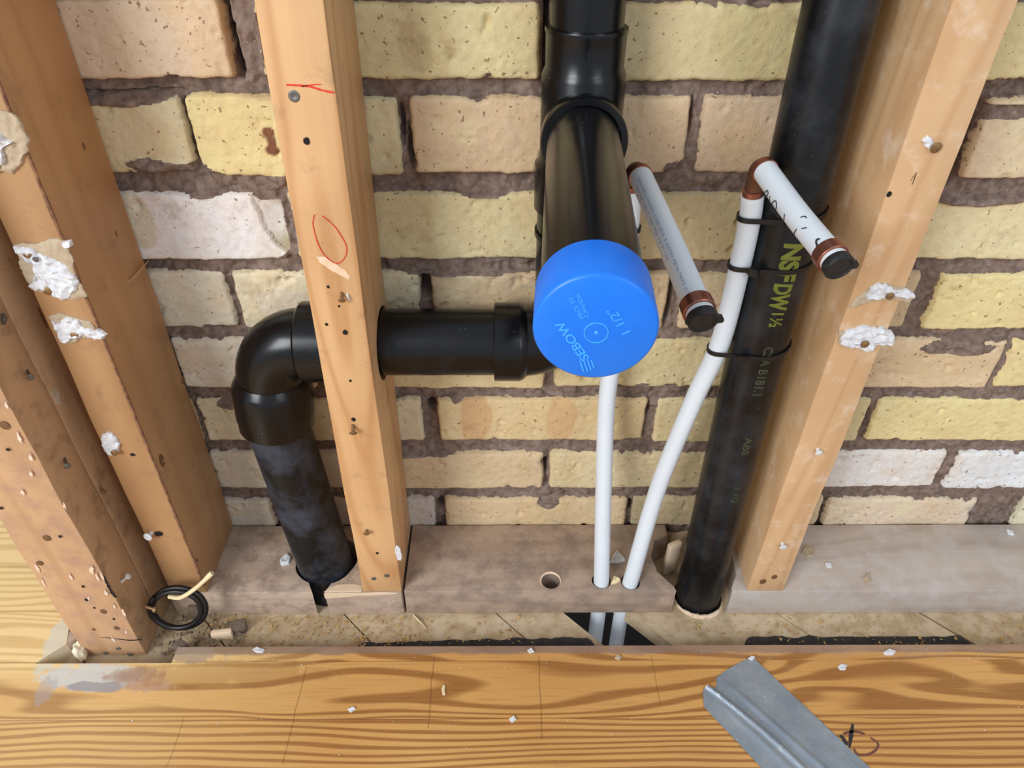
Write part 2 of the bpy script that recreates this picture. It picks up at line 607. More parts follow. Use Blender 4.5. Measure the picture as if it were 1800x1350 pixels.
def build_wall():
    x0, x1, z0, z1, st = -0.46, 0.86, -0.02, 0.72, 0.00145
    nx, nz = int((x1 - x0) / st) + 1, int((z1 - z0) / st) + 1
    xs = np.linspace(x0, x1, nx)
    zs = np.linspace(z0, z1, nz)
    X, Z = np.meshgrid(xs, zs)

    def vnoise(X, Z, s, seed):
        r = np.random.default_rng(seed)
        G = r.random((256, 256))
        u, v = X * s + 1000, Z * s + 1000
        iu, iv = np.floor(u).astype(int), np.floor(v).astype(int)
        fu, fv = u - iu, v - iv
        fu, fv = fu * fu * (3 - 2 * fu), fv * fv * (3 - 2 * fv)
        g = lambda a, b: G[a % 256, b % 256]
        return ((g(iu, iv) * (1 - fu) + g(iu + 1, iv) * fu) * (1 - fv) + (g(iu, iv + 1) * (1 - fu) + g(iu + 1, iv + 1) * fu) * fv) * 2 - 1

    def fbm(s, seed, o=4):
        t, a, tot = 0, 1.0, 0
        for k in range(o):
            t = t + a * vnoise(X, Z, s * 2 ** k, seed + k)
            tot += a
            a *= 0.55
        return t / tot

    def wz(py, px=900):
        return W(px, py, 'y', YW).z

    def wx(px, py):
        return W(px, py, 'y', YW).x

    # (top y, bottom y) of each course in the photo, joints (x_left_end, x_right_start) at mid height, brick colours
    Y1 = (218, 200, 128)
    Y2 = (232, 212, 132)
    T1 = (206, 176, 124)
    T2 = (198, 168, 116)
    BG = (212, 184, 146)
    WH = (232, 228, 222)
    BW = (226, 226, 216)
    GY = (206, 194, 160)
    courses = [
        ((-120, -8), [(250, 280), (760, 790), (1250, 1275), (1640, 1665), (2040, 2065)], [T1, Y1, T2, Y1, T1]),
        ((6, 141), [(398, 446), (948, 972), (1480, 1500), (2020, 2040)], [BG, (208, 190, 122), (206, 184, 120), Y1]),
        ((172, 306), [(326, 339), (560, 585), (702, 726), (1208, 1232), (1690, 1712)], [(204, 190, 140), Y2, (206, 190, 134), (208, 174, 124), (202, 170, 124), (208, 180, 134)]),
        ((342, 457), [(212, 222), (498, 516), (965, 985), (1425, 1445), (1930, 1950)], [GY, WH, (208, 190, 128), (200, 176, 114), (224, 206, 146), Y2]),
        ((482, 578), [(403, 417), (738, 760), (1172, 1200), (1605, 1640)], [(206, 198, 170), (222, 208, 164), (188, 158, 108), (198, 170, 120), Y2]),
        ((598, 682), [(300, 312), (548, 570), (957, 977), (1360, 1380), (1752, 1768)], [GY, (210, 200, 176), (206, 184, 120), (210, 190, 126), (222, 192, 142), Y2]),
        ((704, 776), [(345, 356), (742, 772), (1132, 1152), (1518, 1536)], [T2, (208, 194, 150), (210, 180, 116), (212, 192, 128), Y2]),
        ((797, 859), [(366, 376), (600, 615), (953, 966), (1290, 1310), (1652, 1672)], [T2, (200, 190, 166), T1, (212, 190, 132), (230, 226, 220), (234, 238, 240)]),
        ((879, 926), [(478, 492), (765, 785), (1100, 1112), (1440, 1452), (1708, 1790)], [(200, 190, 168), (190, 176, 160), (210, 178, 124), (208, 186, 130), (220, 196, 160), (226, 218, 180)]),
        ((940, 1000), [(620, 640), (960, 980), (1300, 1320), (1600, 1620)], [T1, Y1, T2, Y1, T1]),
        ((1012, 1080), [(500, 520), (860, 880), (1200, 1220), (1550, 1570)], [T1, Y1, T2, Y1, T1]),
    ]
    w1 = fbm(30, 5)
    w2 = fbm(120, 25, 3)
    big = fbm(9, 55, 3)
    D = np.full(X.shape, -1.0)
    C = np.zeros(X.shape + (3,))
    near = np.full(X.shape, -9.0)
    Zw = Z + 0.0016 * w1
    Xw = X + 0.0018 * fbm(26, 77)
    bid = 0
    rr = random.Random(5)
    Hb = np.zeros(X.shape)
    for (yt, yb), joints, cols in courses:
        ym = (yt + yb) / 2
        zt, zb = wz(yt), wz(yb)
        ed = [-2.0]
        for a, b in joints:
            ed += [wx(a, ym), wx(b, ym)]
        ed.append(2.0)
        for i in range(0, len(ed), 2):
            xa, xb = ed[i], ed[i + 1]
            cs_ = cols[min(i // 2, len(cols) - 1)]
            col = np.array(lin(tuple(v + (246 - v) * (0.20 if j < 2 else 0.25) for j, v in enumerate(cs_))))
            tl = rr.uniform(-0.012, 0.012)
            xmid = max(-0.5, min(0.8, (xa + xb) / 2))
            top = zt + rr.uniform(-0.001, 0.001) + (X - xmid) * tl * 0.4
            bot = zb + rr.uniform(-0.001, 0.001) + (X - xmid) * tl * 0.3
            dx = np.minimum(Xw - xa, xb - Xw)
            dz = np.minimum(top - Zw, Zw - bot)
            rc = 0.003
            q = np.minimum(dx, dz)
            both = (dx < rc) & (dz < rc)
            q = np.where(both, rc - np.hypot(rc - dx, rc - dz), q)
            m = q > near
            near = np.where(m, q, near)
            C[m] = col
            Hb = np.where(m, rr.uniform(-0.0008, 0.0012) + (X - xmid) * rr.uniform(-0.01, 0.01), Hb)
            bid += 1
    D = near + 0.0010 * w2
    # mortar smeared over the brick edges here and there, ragged
    lump = fbm(38, 91)
    D = D - np.clip(lump - 0.34, 0, 1) * 0.018
    D = D + 0.0006

    def ell(px, py, rx, rz, ang=0.0, wob=0.25):
        c = W(px, py, 'y', YW)
        a = math.radians(ang)
        u = (X - c.x) * math.cos(a) + (Z - c.z) * math.sin(a)
        v = -(X - c.x) * math.sin(a) + (Z - c.z) * math.cos(a)
        return 1 - np.hypot(u / rx, v / rz) + wob * w1

    # mortar smears seen in the photo (px, py, rx, rz)
    for px, py, rx, rz in ((200, 168, .045, .009), (350, 322, .024, .013), (300, 300, .035, .007), (262, 292, .02, .006), (850, 340, .022, .005), (470, 345, .012, .006),
                           (830, 475, .07, .007), (1000, 690, .03, .006), (1690, 612, .035, .008), (1735, 590, .05, .008), (965, 885, .012, .010),
                           (1720, 345, .04, .008), (1745, 195, .05, .006), (400, 712, .012, .008), (1190, 296, .012, .006), (745, 800, .03, .004),
                           (440, 60, .008, .03), (450, 150, .02, .008)):
        e = ell(px, py, rx, rz)
        D = np.where(e > 0, np.minimum(D, -0.0035 * np.clip(e * 3, 0.1, 1)), D)
    bm_ = 1 / (1 + np.exp(-D / 0.00045))
    mort = -0.0078 + 0.0075 * fbm(62, 140, 5) + 0.0035 * fbm(16, 150, 2) + 0.0030 * np.clip(fbm(130, 171, 3), 0, 1)
    # mortar is fuller where it is smeared over the bricks
    mort = mort + np.clip(near / 0.004, 0, 1) * 0.008
    brick = Hb + 0.0006 * fbm(220, 200, 3) + 0.0010 * fbm(30, 210, 3) - 0.0016 * np.clip(fbm(75, 230, 3) - 0.42, 0, 1) * 6 - 0.0012 * np.exp(-np.clip(D, 0, 1) / 0.0012)
    # open, unfilled gaps
    for px, py, rx, rz, dep in ((396, 50, .0045, .028, .03), (412, 92, .0035, .024, .03), (962, 20, .0022, .05, .03), (745, 512, .013, .012, .022), (720, 500, .02, .006, .012),
                                (706, 225, .0022, .016, .018), (720, 260, .002, .02, .018), (757, 720, .005, .010, .025), (1138, 722, .0025, .012, .018),
                                (958, 825, .0022, .014, .02), (775, 893, .006, .009, .018), (1107, 893, .0025, .01, .016), (1178, 520, .003, .03, .014),
                                (1213, 215, .0025, .02, .014), (1697, 262, .0035, .03, .016), (228, 163, .05, .0012, .008), (329, 232, .0018, .03, .016),
                                (1610, 500, .006, .006, .016), (1525, 740, .003, .015, .012), (1640, 840, .002, .012, .012), (545, 830, .02, .03, .02)):
        e = np.clip(ell(px, py, rx, rz, wob=0.3) * 1.6, 0, 1)
        mort = mort - dep * e * (1 - bm_)
    Hh = brick * bm_ + mort * (1 - bm_)
    # chipped corner of the white brick and small chips elsewhere
    chip = ell(488, 385, .016, .032, 12, 0.35)
    Hh = np.where(chip > 0, np.minimum(Hh, -0.004 - 0.004 * chip + 0.003 * w1), Hh)
    C = np.where((chip > 0)[..., None], np.array(lin((176, 170, 146))), C)
    C *= (1 + 0.12 * big)[..., None]
    band = fbm(24, 300, 2)[nz // 2][None, :] * 0.6 + fbm(34, 310, 3) * 0.6
    tb = np.clip((band - 0.12) * 4, 0, 1)[..., None] * 0.30
    C = C * (1 - tb) + np.array(lin((214, 182, 132))) * tb
    tb = np.clip((-band - 0.22) * 4, 0, 1)[..., None] * 0.30
    C = C * (1 - tb) + np.array(lin((236, 226, 180))) * tb
    wr = np.array(lin((238, 234, 232)))
    for px, py, rx, rz, ang, colr, k in (
            (472, 232, .0052, .0048, 0, (122, 74, 54), 1.0), (478, 248, .0036, .009, 0, (122, 74, 54), 1.0), (480, 263, .0060, .0045, 0, (122, 74, 54), 1.0),
            (835, 738, .017, .04, 0, (206, 164, 118), .8), (985, 738, .016, .04, 0, (208, 170, 122), .8), (1300, 250, .02, .02, 0, (206, 174, 132), .5),
            (420, 55, .05, .06, 10, (216, 186, 150), .5), (300, 392, .11, .03, 0, (236, 234, 236), .7), (240, 385, .016, .028, 0, (214, 206, 180), .8),
            (730, 85, .012, .018, 30, (160, 130, 86), .3), (1330, 75, .030, .04, 60, (196, 180, 128), .6), (475, 160, .03, .008, 0, (150, 120, 80), .4),
            (1750, 895, .026, .02, 0, (140, 140, 150), 1.0), (505, 535, .03, .02, 0, (226, 214, 196), .6), (1650, 640, .07, .016, 0, (214, 188, 148), .6)):
        e = np.clip(ell(px, py, rx, rz, ang, 0.35) * 6, 0, 1)[..., None] * k
        C = C * (1 - e) + np.array(lin(colr)) * e
    Yc = YW - Hh
    n = nx * nz
    co = np.stack([X.ravel(), Yc.ravel(), Z.ravel()], 1).astype(np.float32)
    # back of the wall: a closed shell 10 cm deep
    me = bpy.data.meshes.new('wall_back')
    idx = np.arange(n).reshape(nz, nx)
    q = np.stack([idx[:-1, :-1].ravel(), idx[:-1, 1:].ravel(), idx[1:, 1:].ravel(), idx[1:, :-1].ravel()], 1)
    border = np.concatenate([idx[0, :], idx[1:, -1], idx[-1, -2::-1], idx[-2:0:-1, 0]])
    bc = co[border].copy()
    bc[:, 1] = YW + 0.10
    co2 = np.concatenate([co, bc])
    nb = len(border)
    b2 = np.arange(nb) + n
    side = np.stack([border, b2, np.roll(b2, -1), np.roll(border, -1)], 1)
    quads = np.concatenate([q, side]).astype(np.int32)
    nf = len(quads) + 1
    me.vertices.add(len(co2))
    me.vertices.foreach_set('co', co2.ravel())
    loops = np.concatenate([quads.ravel(), b2[::-1].astype(np.int32)])
    me.loops.add(len(loops))
    me.loops.foreach_set('vertex_index', loops)
    me.polygons.add(nf)
    starts = np.concatenate([np.arange(len(quads)) * 4, [len(quads) * 4]]).astype(np.int32)
    me.polygons.foreach_set('loop_start', starts)
    me.polygons.foreach_set('use_smooth', np.ones(nf, dtype=bool))
    me.update(calc_edges=True)
    a = me.attributes.new('brick_mask', 'FLOAT', 'POINT')
    full = np.concatenate([np.clip(D * 1000, -4, 4).ravel(), np.full(nb, -4.0)]).astype(np.float32)
    a.data.foreach_set('value', full)
    ca = me.attributes.new('brick_tone', 'FLOAT_COLOR', 'POINT')
    cc = np.ones((n + nb, 4), dtype=np.float32)
    cc[:n, :3] = np.clip(C.reshape(-1, 3), 0, 1)
    ca.data.foreach_set('color', cc.ravel())
    me.validate()
    m = Mat('brick_and_mortar')
    at = m.n('ShaderNodeAttribute', attribute_name='brick_mask')
    ct = m.n('ShaderNodeAttribute', attribute_name='brick_tone')
    v = m.coords()
    fine = m.noise(v, 900.0, 3, 0.6)
    med = m.noise(v, 160.0, 5, 0.6)
    streaks = m.noise(m.coords((60, 60, 8)), 1.0, 3, 0.5)
    mask = m.math('ADD', at.outputs['Fac'], m.math('MULTIPLY', m.math('SUBTRACT', med, 0.5), 2.2))
    mask = m.ramp(m.math('MULTIPLY_ADD', mask, 0.5, 0.5), [(0.40, 0.0), (0.56, 1.0)])
    bc_ = m.mix(m.ramp(streaks, [(0.35, 0.0), (0.7, 0.22)]), ct.outputs['Color'], lin((214, 180, 130)))
    pits = m.noise(v, 240.0, 2, 0.5)
    bc_ = m.mix(m.ramp(pits, [(0.67, 0.0), (0.71, 0.75)]), bc_, lin((112, 80, 50)))
    dk = m.noise(m.coords((1, 1, 1), loc=(2, 1, 7)), 26.0, 6, 0.7)
    bc_ = m.mix(m.ramp(dk, [(0.60, 0.0), (0.72, 0.45)]), bc_, lin((146, 118, 80)))
    bc_ = m.mix(m.ramp(med, [(0.48, 0.0), (0.8, 0.30)]), bc_, lin((170, 142, 100)))
    mo = m.mix(m.ramp(med, [(0.3, 0.0), (0.7, 1.0)]), lin((104, 86, 76)), lin((150, 130, 118)))
    mo = m.mix(m.ramp(m.noise(v, 40, 4, 0.6), [(0.55, 0.0), (0.75, 0.6)]), mo, lin((156, 142, 134)))
    mo = m.mix(m.ramp(m.noise(v, 330.0, 2, 0.5), [(0.72, 0.0), (0.76, 0.7)]), mo, lin((205, 195, 190)))
    m.color(m.mix(mask, mo, bc_))
    m.rough(0.92)
    m.b.inputs['Specular IOR Level'].default_value = 0.25
    m.bump(m.math('ADD', m.math('MULTIPLY', med, 1.0), m.math('MULTIPLY', fine, 0.4)), 0.0016, 0.6)
    o = link_mesh('wall_back', me, m.m, recentre=False)
    struct(o, 'yellow brick wall with dark lumpy mortar joints')
    return o


build_wall()

# ------------------------------------------------------------------ floor
ZF = 0.019


def floor_mat():
    m = Mat('varnished_oak_floor')
    tc = m.n('ShaderNodeTexCoord')
    sep = m.n('ShaderNodeSeparateXYZ')
    m.l(tc.outputs['Object'], sep.inputs[0])
    x, y = sep.outputs[0], sep.outputs[1]
    bw = 0.0565
    row = m.math('FLOOR', m.math('DIVIDE', m.math('ADD', y, 0.065 + bw * 40), bw))
    fr = m.math('FRACT', m.math('DIVIDE', m.math('ADD', y, 0.065 + bw * 40), bw))
    comb = m.n('ShaderNodeCombineXYZ')
    m.l(m.math('MULTIPLY', x, 2.4), comb.inputs[0])
    m.l(m.math('MULTIPLY', y, 13.0), comb.inputs[1])
    m.l(m.math('MULTIPLY', row, 0.7), comb.inputs[2])
    n = m.noise(comb.outputs[0], 1.0, 2, 0.45, 0.35)
    amp = m.ramp(m.math('MULTIPLY_ADD', y, 10.0, 1.9), [(0.15, 0.35), (0.75, 1.0)])
    s = m.math('MULTIPLY', m.math('ADD', m.math('MULTIPLY', y, 92.0), m.math('MULTIPLY', m.math('MULTIPLY', n, amp), 11.0)), 6.283)
    ring = m.math('MULTIPLY_ADD', m.math('SINE', s), 0.5, 0.5)
    ring = m.ramp(ring, [(0.42, 0.0), (0.85, 1.0)])
    fine = m.noise(m.coords((14, 420, 1)), 1.0, 3, 0.6)
    pores = m.ramp(fine, [(0.52, 0.0), (0.68, 0.55)])
    f = m.math('MULTIPLY', ring, m.math('ADD', 0.62, m.math('MULTIPLY', fine, 0.5)), clamp=True)
    big = m.noise(m.coords((4, 7, 1)), 1.0, 3, 0.5)
    base = m.mix(m.ramp(big, [(0.3, 0.0), (0.7, 1.0)]), lin((222, 170, 102)), lin((204, 148, 82)))
    c = m.mix(m.math('MULTIPLY', f, 0.85), base, lin((138, 84, 36)))
    c = m.mix(m.math('MULTIPLY', pores, 0.5), c, lin((150, 98, 48)))
    # paler, unstained boards at the far left, with window glare painted into the colour
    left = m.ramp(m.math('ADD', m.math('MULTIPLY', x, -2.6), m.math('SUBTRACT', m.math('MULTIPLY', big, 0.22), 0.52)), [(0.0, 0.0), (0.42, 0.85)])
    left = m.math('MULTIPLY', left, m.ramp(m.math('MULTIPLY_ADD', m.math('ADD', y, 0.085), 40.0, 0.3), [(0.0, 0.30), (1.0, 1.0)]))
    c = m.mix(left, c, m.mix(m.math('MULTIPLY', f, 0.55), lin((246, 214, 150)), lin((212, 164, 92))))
    # seams
    seam = m.math('LESS_THAN', m.math('ABSOLUTE', m.math('SUBTRACT', m.math('FRACT', m.math('ADD', fr, 0.5)), 0.5)), 0.007)
    seam = m.math('MULTIPLY', seam, m.ramp(x, [(0.0, 1.0), (0.02, 0.25)]))
    c = m.mix(m.math('MULTIPLY', seam, 0.5), c, lin((96, 56, 24)))
    # cross scratches left by the sander
    for k, (sx, wd, ya, yb) in enumerate(((-0.192, 0.0005, -0.16, -0.07), (-0.071, 0.0006, -0.13, -0.06), (0.030, 0.0006, -0.14, -0.06), (0.139, 0.0004, -0.11, -0.06), (-0.29, 0.0004, -0.2, -0.12), (0.24, 0.0004, -0.2, -0.13))):
        wob = m.math('MULTIPLY', m.noise(m.coords((0, 30, 0), loc=(k, 0, 0)), 1.0, 2), 0.004)
        a = m.math('LESS_THAN', m.math('ABSOLUTE', m.math('SUBTRACT', m.math('ADD', x, wob), sx + 0.002)), wd)
        b = m.math('MULTIPLY', m.math('GREATER_THAN', y, ya), m.math('LESS_THAN', y, yb))
        c = m.mix(m.math('MULTIPLY', m.math('MULTIPLY', a, b), 0.45), c, lin((92, 58, 30)))
    # raw, greyish strip where the baseboard stood
    en = m.noise(m.coords((30, 60, 1)), 1.0, 4, 0.6)
    edge = m.ramp(m.math('MULTIPLY_ADD', m.math('ADD', y, 0.0568), 160.0, m.math('MULTIPLY_ADD', en, 1.6, -0.3)), [(0.25, 0.0), (0.65, 0.85)])
    edge = m.math('MULTIPLY', edge, m.math('GREATER_THAN', x, -0.335))
    c = m.mix(edge, c, m.mix(en, lin((126, 98, 80)), lin((158, 134, 120))))
    # dull plaster dust on the right-hand side
    du = m.noise(m.coords((10, 40, 1), loc=(3, 3, 0)), 1.0, 5, 0.7)
    dm = m.math('MULTIPLY', m.ramp(m.math('MULTIPLY_ADD', y, 14.0, m.math('MULTIPLY_ADD', du, 1.6, 0.5)), [(0.35, 0.0), (0.9, 0.6)]), m.ramp(x, [(0.16, 0.05), (0.34, 1.0)]))
    c = m.mix(dm, c, lin((196, 160, 130)))
    # dried plaster and old finish round the foot of the corner post
    for px, py, ax_, ay_, colr, k, ns in ((165, 1188, 0.050, 0.017, (206, 204, 196), 0.9, 55), (172, 1207, 0.034, 0.006, (158, 152, 150), 0.9, 40),
                                          (235, 1186, 0.030, 0.010, (170, 140, 118), 0.7, 60), (255, 1204, 0.024, 0.008, (196, 160, 136), 0.6, 90),
                                          (108, 1120, 0.014, 0.045, (214, 206, 184), 0.8, 60), (82, 1212, 0.010, 0.016, (170, 160, 156), 0.5, 80),
                                          (400, 1185, 0.110, 0.016, (150, 92, 44), 0.35, 30), (330, 1150, 0.035, 0.010, (168, 146, 130), 0.7, 70)):
        q = W(px, py, 'z', ZF)
        u = m.math('DIVIDE', m.math('SUBTRACT', x, q.x), ax_)
        v_ = m.math('DIVIDE', m.math('SUBTRACT', y, q.y), ay_)
        r2_ = m.math('ADD', m.math('MULTIPLY', u, u), m.math('MULTIPLY', v_, v_))
        en2 = m.noise(m.coords((1, 1, 1), loc=(px, 0, 0)), ns, 5, 0.65)
        mk = m.ramp(m.math('ADD', m.math('SUBTRACT', 1.0, r2_), m.math('MULTIPLY_ADD', en2, 3.0, -1.5)), [(0.05, 0.0), (0.45, k)])
        c = m.mix(mk, c, lin(colr))
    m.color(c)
    m.rough(m.math('MULTIPLY_ADD', fine, 0.25, 0.24))
    m.bump(m.math('SUBTRACT', m.math('MULTIPLY', fine, 0.3), seam), 0.0008, 0.35)
    return m.m


fb = NB()
# right-hand field, the notch round the corner post, and the left-hand field running back past the wall
poly = [(1.3, -0.049), (-0.322, -0.049), (-0.322, -0.066), (-0.452, -0.066), (-0.432, -0.045), (-0.456, 0.02), (-0.466, 0.45), (-1.5, 0.45), (-1.5, -1.0), (1.3, -1.0)]
prism(fb, [(x, y, 0.0) for x, y in poly], ZF, (0, 0, 1))
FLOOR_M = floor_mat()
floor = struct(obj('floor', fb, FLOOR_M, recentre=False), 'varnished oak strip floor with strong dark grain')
# marker strokes on the boards
b = NB()
ribbon(b, [W(1499, 1273, 'z', ZF), W(1496, 1292, 'z', ZF), W(1493, 1314, 'z', ZF)], 0.0034, (0, 0, 1))
ribbon(b, catmull([W(1476, 1293, 'z', ZF), W(1482, 1298, 'z', ZF), W(1489, 1310, 'z', ZF)]), 0.003, (0, 0, 1))
obj('marker_stroke', b, INK, floor, 'black marker stroke')
b = NB()
ribbon(b, catmull([W(1482, 1290, 'z', ZF), W(1500, 1286, 'z', ZF), W(1520, 1290, 'z', ZF)]), 0.002, (0, 0, 1))
ribbon(b, catmull([W(1530, 1297, 'z', ZF), W(1543, 1307, 'z', ZF), W(1540, 1318, 'z', ZF), W(1524, 1327, 'z', ZF), W(1508, 1326, 'z', ZF), W(1500, 1315, 'z', ZF)]), 0.0016, (0, 0, 1))
obj('marker_stroke', b, MARK, floor, 'faint brown marker curve')

# subfloor: diagonal boards with an open gap
HC0 = W(571, 985, 'z', 0.038)
sb = NB()


def diag_board(bm, xa, xb, y0=-0.10, y1=0.10, z0=-0.020, z1=0.0):
    """board between two 45 degree seams that cross y=0 at xa and xb"""
    pts = [(xa - y1, y1, z0), (xb - y1, y1, z0), (xb - y0, y0, z0), (xa - y0, y0, z0)]
    prism(bm, pts, z1 - z0, (0, 0, 1))


for xa, xb in ((-0.62, -0.472), (-0.47, -0.322), (-0.32, -0.172), (-0.170, -0.012), (-0.010, 0.060), (0.130, 0.282), (0.2835, 0.433), (0.437, 0.60), (0.602, 0.76), (0.762, 0.93)):
    diag_board(sb, xa, xb)
tp_top = W(1480, 0, 'y', 0.050)
tp_bot = W(1237, 1000, 'y', 0.0250)
tpd = (tp_bot - tp_top) / (tp_bot.z - tp_top.z)
tp0 = tp_top + tpd * (-0.008 - tp_top.z)
sb = boolean(sb, [cyl_bm((tp0.x, tp0.y, -0.1), (tp0.x, tp0.y, 0.1), 0.0252, wob=0.001), cyl_bm((HC0.x + 0.002, HC0.y, -0.1), (HC0.x + 0.002, HC0.y, 0.1), 0.0300)])
subfloor = struct(obj('floor_underlay', sb, SUBF, recentre=False), 'dusty diagonal subfloor boards under the sole plates')
b = NB()
arc = [Vector((tp0.x + math.cos(a) * 0.0268, tp0.y + math.sin(a) * 0.0268, 0.0003 + 0.0012 * mnoise.noise(Vector((a * 4, 0, 0))))) for a in [math.radians(200 + 140 * k / 30) for k in range(31)]]
tube(b, arc, [0.0008 + 0.0018 * math.sin(math.pi * k / 30) * (1 + 0.5 * mnoise.noise(Vector((k * 0.6, 3, 0)))) for k in range(31)], 8)
obj('cut_rim', b, PALE, subfloor, 'pale splintered rim of the pipe hole')
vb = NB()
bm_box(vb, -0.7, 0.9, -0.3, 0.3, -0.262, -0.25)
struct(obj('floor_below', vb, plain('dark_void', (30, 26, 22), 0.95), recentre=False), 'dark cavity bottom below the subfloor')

# tar paper strips between floor and subfloor
for k, (pa, pb) in enumerate(((625, 1046), (1302, 1702))):
    b = NB()
    a0, a1 = W(pa, 1120, 'z', 0.001).x, W(pb, 1120, 'z', 0.001).x
    N = 60
    top = []
    for i in range(N + 1):
        t = i / N
        x = a0 + (a1 - a0) * t
        yy = -0.0285 + 0.0025 * mnoise.noise(Vector((x * 60, k * 5, 0))) + (0.0015 * mnoise.noise(Vector((x * 260, k, 3))))
        if k == 0:
            yy += -0.006 * (1 - t) ** 1.5
        top.append((x, yy - 0.012 * max(0, 1 - min(t, 1 - t) * 40), 0.0006))
    bot = [(a1, -0.06, 0.0006), (a0, -0.06, 0.0006)]
    prism(b, top + bot, 0.0008, (0, 0, 1))
    tag(obj('tar_paper', b, TARP), ('ragged strip of black tar paper showing left of the white tubes, along the floor edge',
        'straight strip of black tar paper under the floor edge at the right')[k], 'tar paper')

# ------------------------------------------------------------------ sole plates
PLT = 0.038
# left plate, round hole broken out to the front
lp_c = Vector((-0.2015, 0.022, 0))
pb = NB()
bm_box(pb, -0.345, -0.108, 0.0, 0.0885, 0.0003, PLT, 14, 'x', 0.0006, 0.0012, 3)
HC = W(571, 985, 'z', PLT)
cut = [cyl_bm((HC.x + 0.002, HC.y + 0.001, -0.05), (HC.x + 0.002, HC.y + 0.001, 0.1), 0.0325, 48, wob=0.0015)]
print('HOLE', HC)
w_ = NB()
kx = HC.x + 0.001
prism(w_, [(kx - 0.012, 0.012, -0.01), (kx + 0.012, 0.012, -0.01), (kx + 0.0026, -0.01, -0.01), (kx - 0.0004, -0.01, -0.01)], 0.08, (0, 0, 1))
cut.append(w_)
pb = boolean(pb, cut)
plate_l = tag(obj('sole_plate', pb, PLATE_L), 'short light brown sole plate notched round the dusty black pipe', 'sole plate')
b = NB()
pts = [W(574, 1044, 'z', PLT), W(590, 1038, 'z', PLT), W(605, 1034, 'z', PLT), W(640, 1036, 'z', PLT), W(700, 1043, 'z', PLT), W(712, 1047, 'z', PLT), W(576, 1047, 'z', PLT)]
patch(b, [Vector(p) for p in ((kx + 0.006, 0.0003, PLT), (kx + 0.010, 0.0050, PLT), (kx + 0.018, 0.0095, PLT), (-0.160, 0.0105, PLT), (-0.149, 0.0085, PLT), (-0.1485, 0.0004, PLT))], (0, 0, 1), 0.0006, 0.2, 0.04, 2, 4)
patch(b, [Vector(p) for p in ((kx + 0.006, -0.0002, PLT - 0.001), (-0.150, -0.0002, PLT - 0.0004), (-0.112, -0.0002, PLT - 0.0003), (-0.112, -0.0002, PLT - 0.002), (-0.150, -0.0002, PLT - 0.005), (kx + 0.006, -0.0002, PLT - 0.010))][::-1], (0, -1, 0), 0.0004, 0.2, 0.03, 2, 5)
obj('broken_edge', b, PALE, plate_l, 'pale freshly broken edge')

pb = NB()
bm_box(pb, -0.106, 0.176, 0.001, 0.0890, 0.0003, PLT, 16, 'x', 0.0006, 0.0012, 6)
h1 = W(968, 1023, 'z', PLT)
r1 = W(1057, 1021, 'z', PLT)
r2 = W(1108, 1023, 'z', PLT)
cuts = [cyl_bm((h1.x, h1.y, -0.01), (h1.x, h1.y + 0.004, 0.1), 0.0100, 24, wob=0.0008),
        cyl_bm((r1.x, r1.y, -0.01), (r1.x, r1.y, 0.1), 0.0098, 24, wob=0.0005),
        cyl_bm((r2.x, r2.y, -0.01), (r2.x, r2.y, 0.1), 0.0100, 24, wob=0.0005)]
w_ = NB()
prism(w_, [(0.196, -0.02, -0.02), (0.1765, -0.012, -0.02), (0.170, 0.006, -0.02), (0.156, 0.025, -0.02), (0.153, 0.045, -0.02), (0.160, 0.066, -0.02), (0.185, 0.078, -0.02), (0.21, 0.05, -0.02)], 0.09, (0, 0, 1))
cuts.append(w_)
pb = boolean(pb, cuts)
pm = tag(obj('sole_plate', pb, PLATE_M), 'middle grey-brown sole plate with an empty drilled hole and two white tubes through it', 'sole plate')

b = NB()
tube(b, [Vector((h1.x + math.cos(a) * 0.0103, h1.y + 0.0015 + math.sin(a) * 0.0103, PLT)) for a in [math.radians(-20 + 230 * k / 24) for k in range(25)]], [0.0003 + 0.0011 * math.sin(math.pi * k / 24) for k in range(25)], 8)
obj('hole_rim', b, PALE, pm, 'pale rim of the drilled hole')
pb = NB()
bm_box(pb, 0.226, 0.90, 0.0, 0.0885, 0.0003, PLT, 20, 'x', 0.0006, 0.0012, 9)
w_ = NB()
prism(w_, [(0.20, -0.02, -0.02), (0.2285, -0.02, -0.02), (0.2290, 0.004, -0.02), (0.238, 0.020, -0.02), (0.240, 0.045, -0.02), (0.236, 0.066, -0.02), (0.20, 0.075, -0.02)], 0.09, (0, 0, 1))
pb = boolean(pb, [w_])
tag(obj('sole_plate', pb, PLATE_R), 'long pale sole plate smeared with white paint, right of the tall black pipe', 'sole plate')

# ------------------------------------------------------------------ studs
def stud(name, x0, x1, y0, y1, z0, mat, label, seed, cutters=None, ztop=0.78, bev=0.0015, wob=0.0012, lean=0.0):
    b = NB()
    bm_box(b, x0, x1, y0, y1, z0, ztop, 26, 'z', wob, bev, seed)
    if cutters:
        b = boolean(b, cutters)
    for v in b.verts:          # a stud that is slightly out of plumb
        v.co.x += lean * (v.co.z - 0.05) / 0.52
    return tag(obj(name, b, mat), label, 'stud')


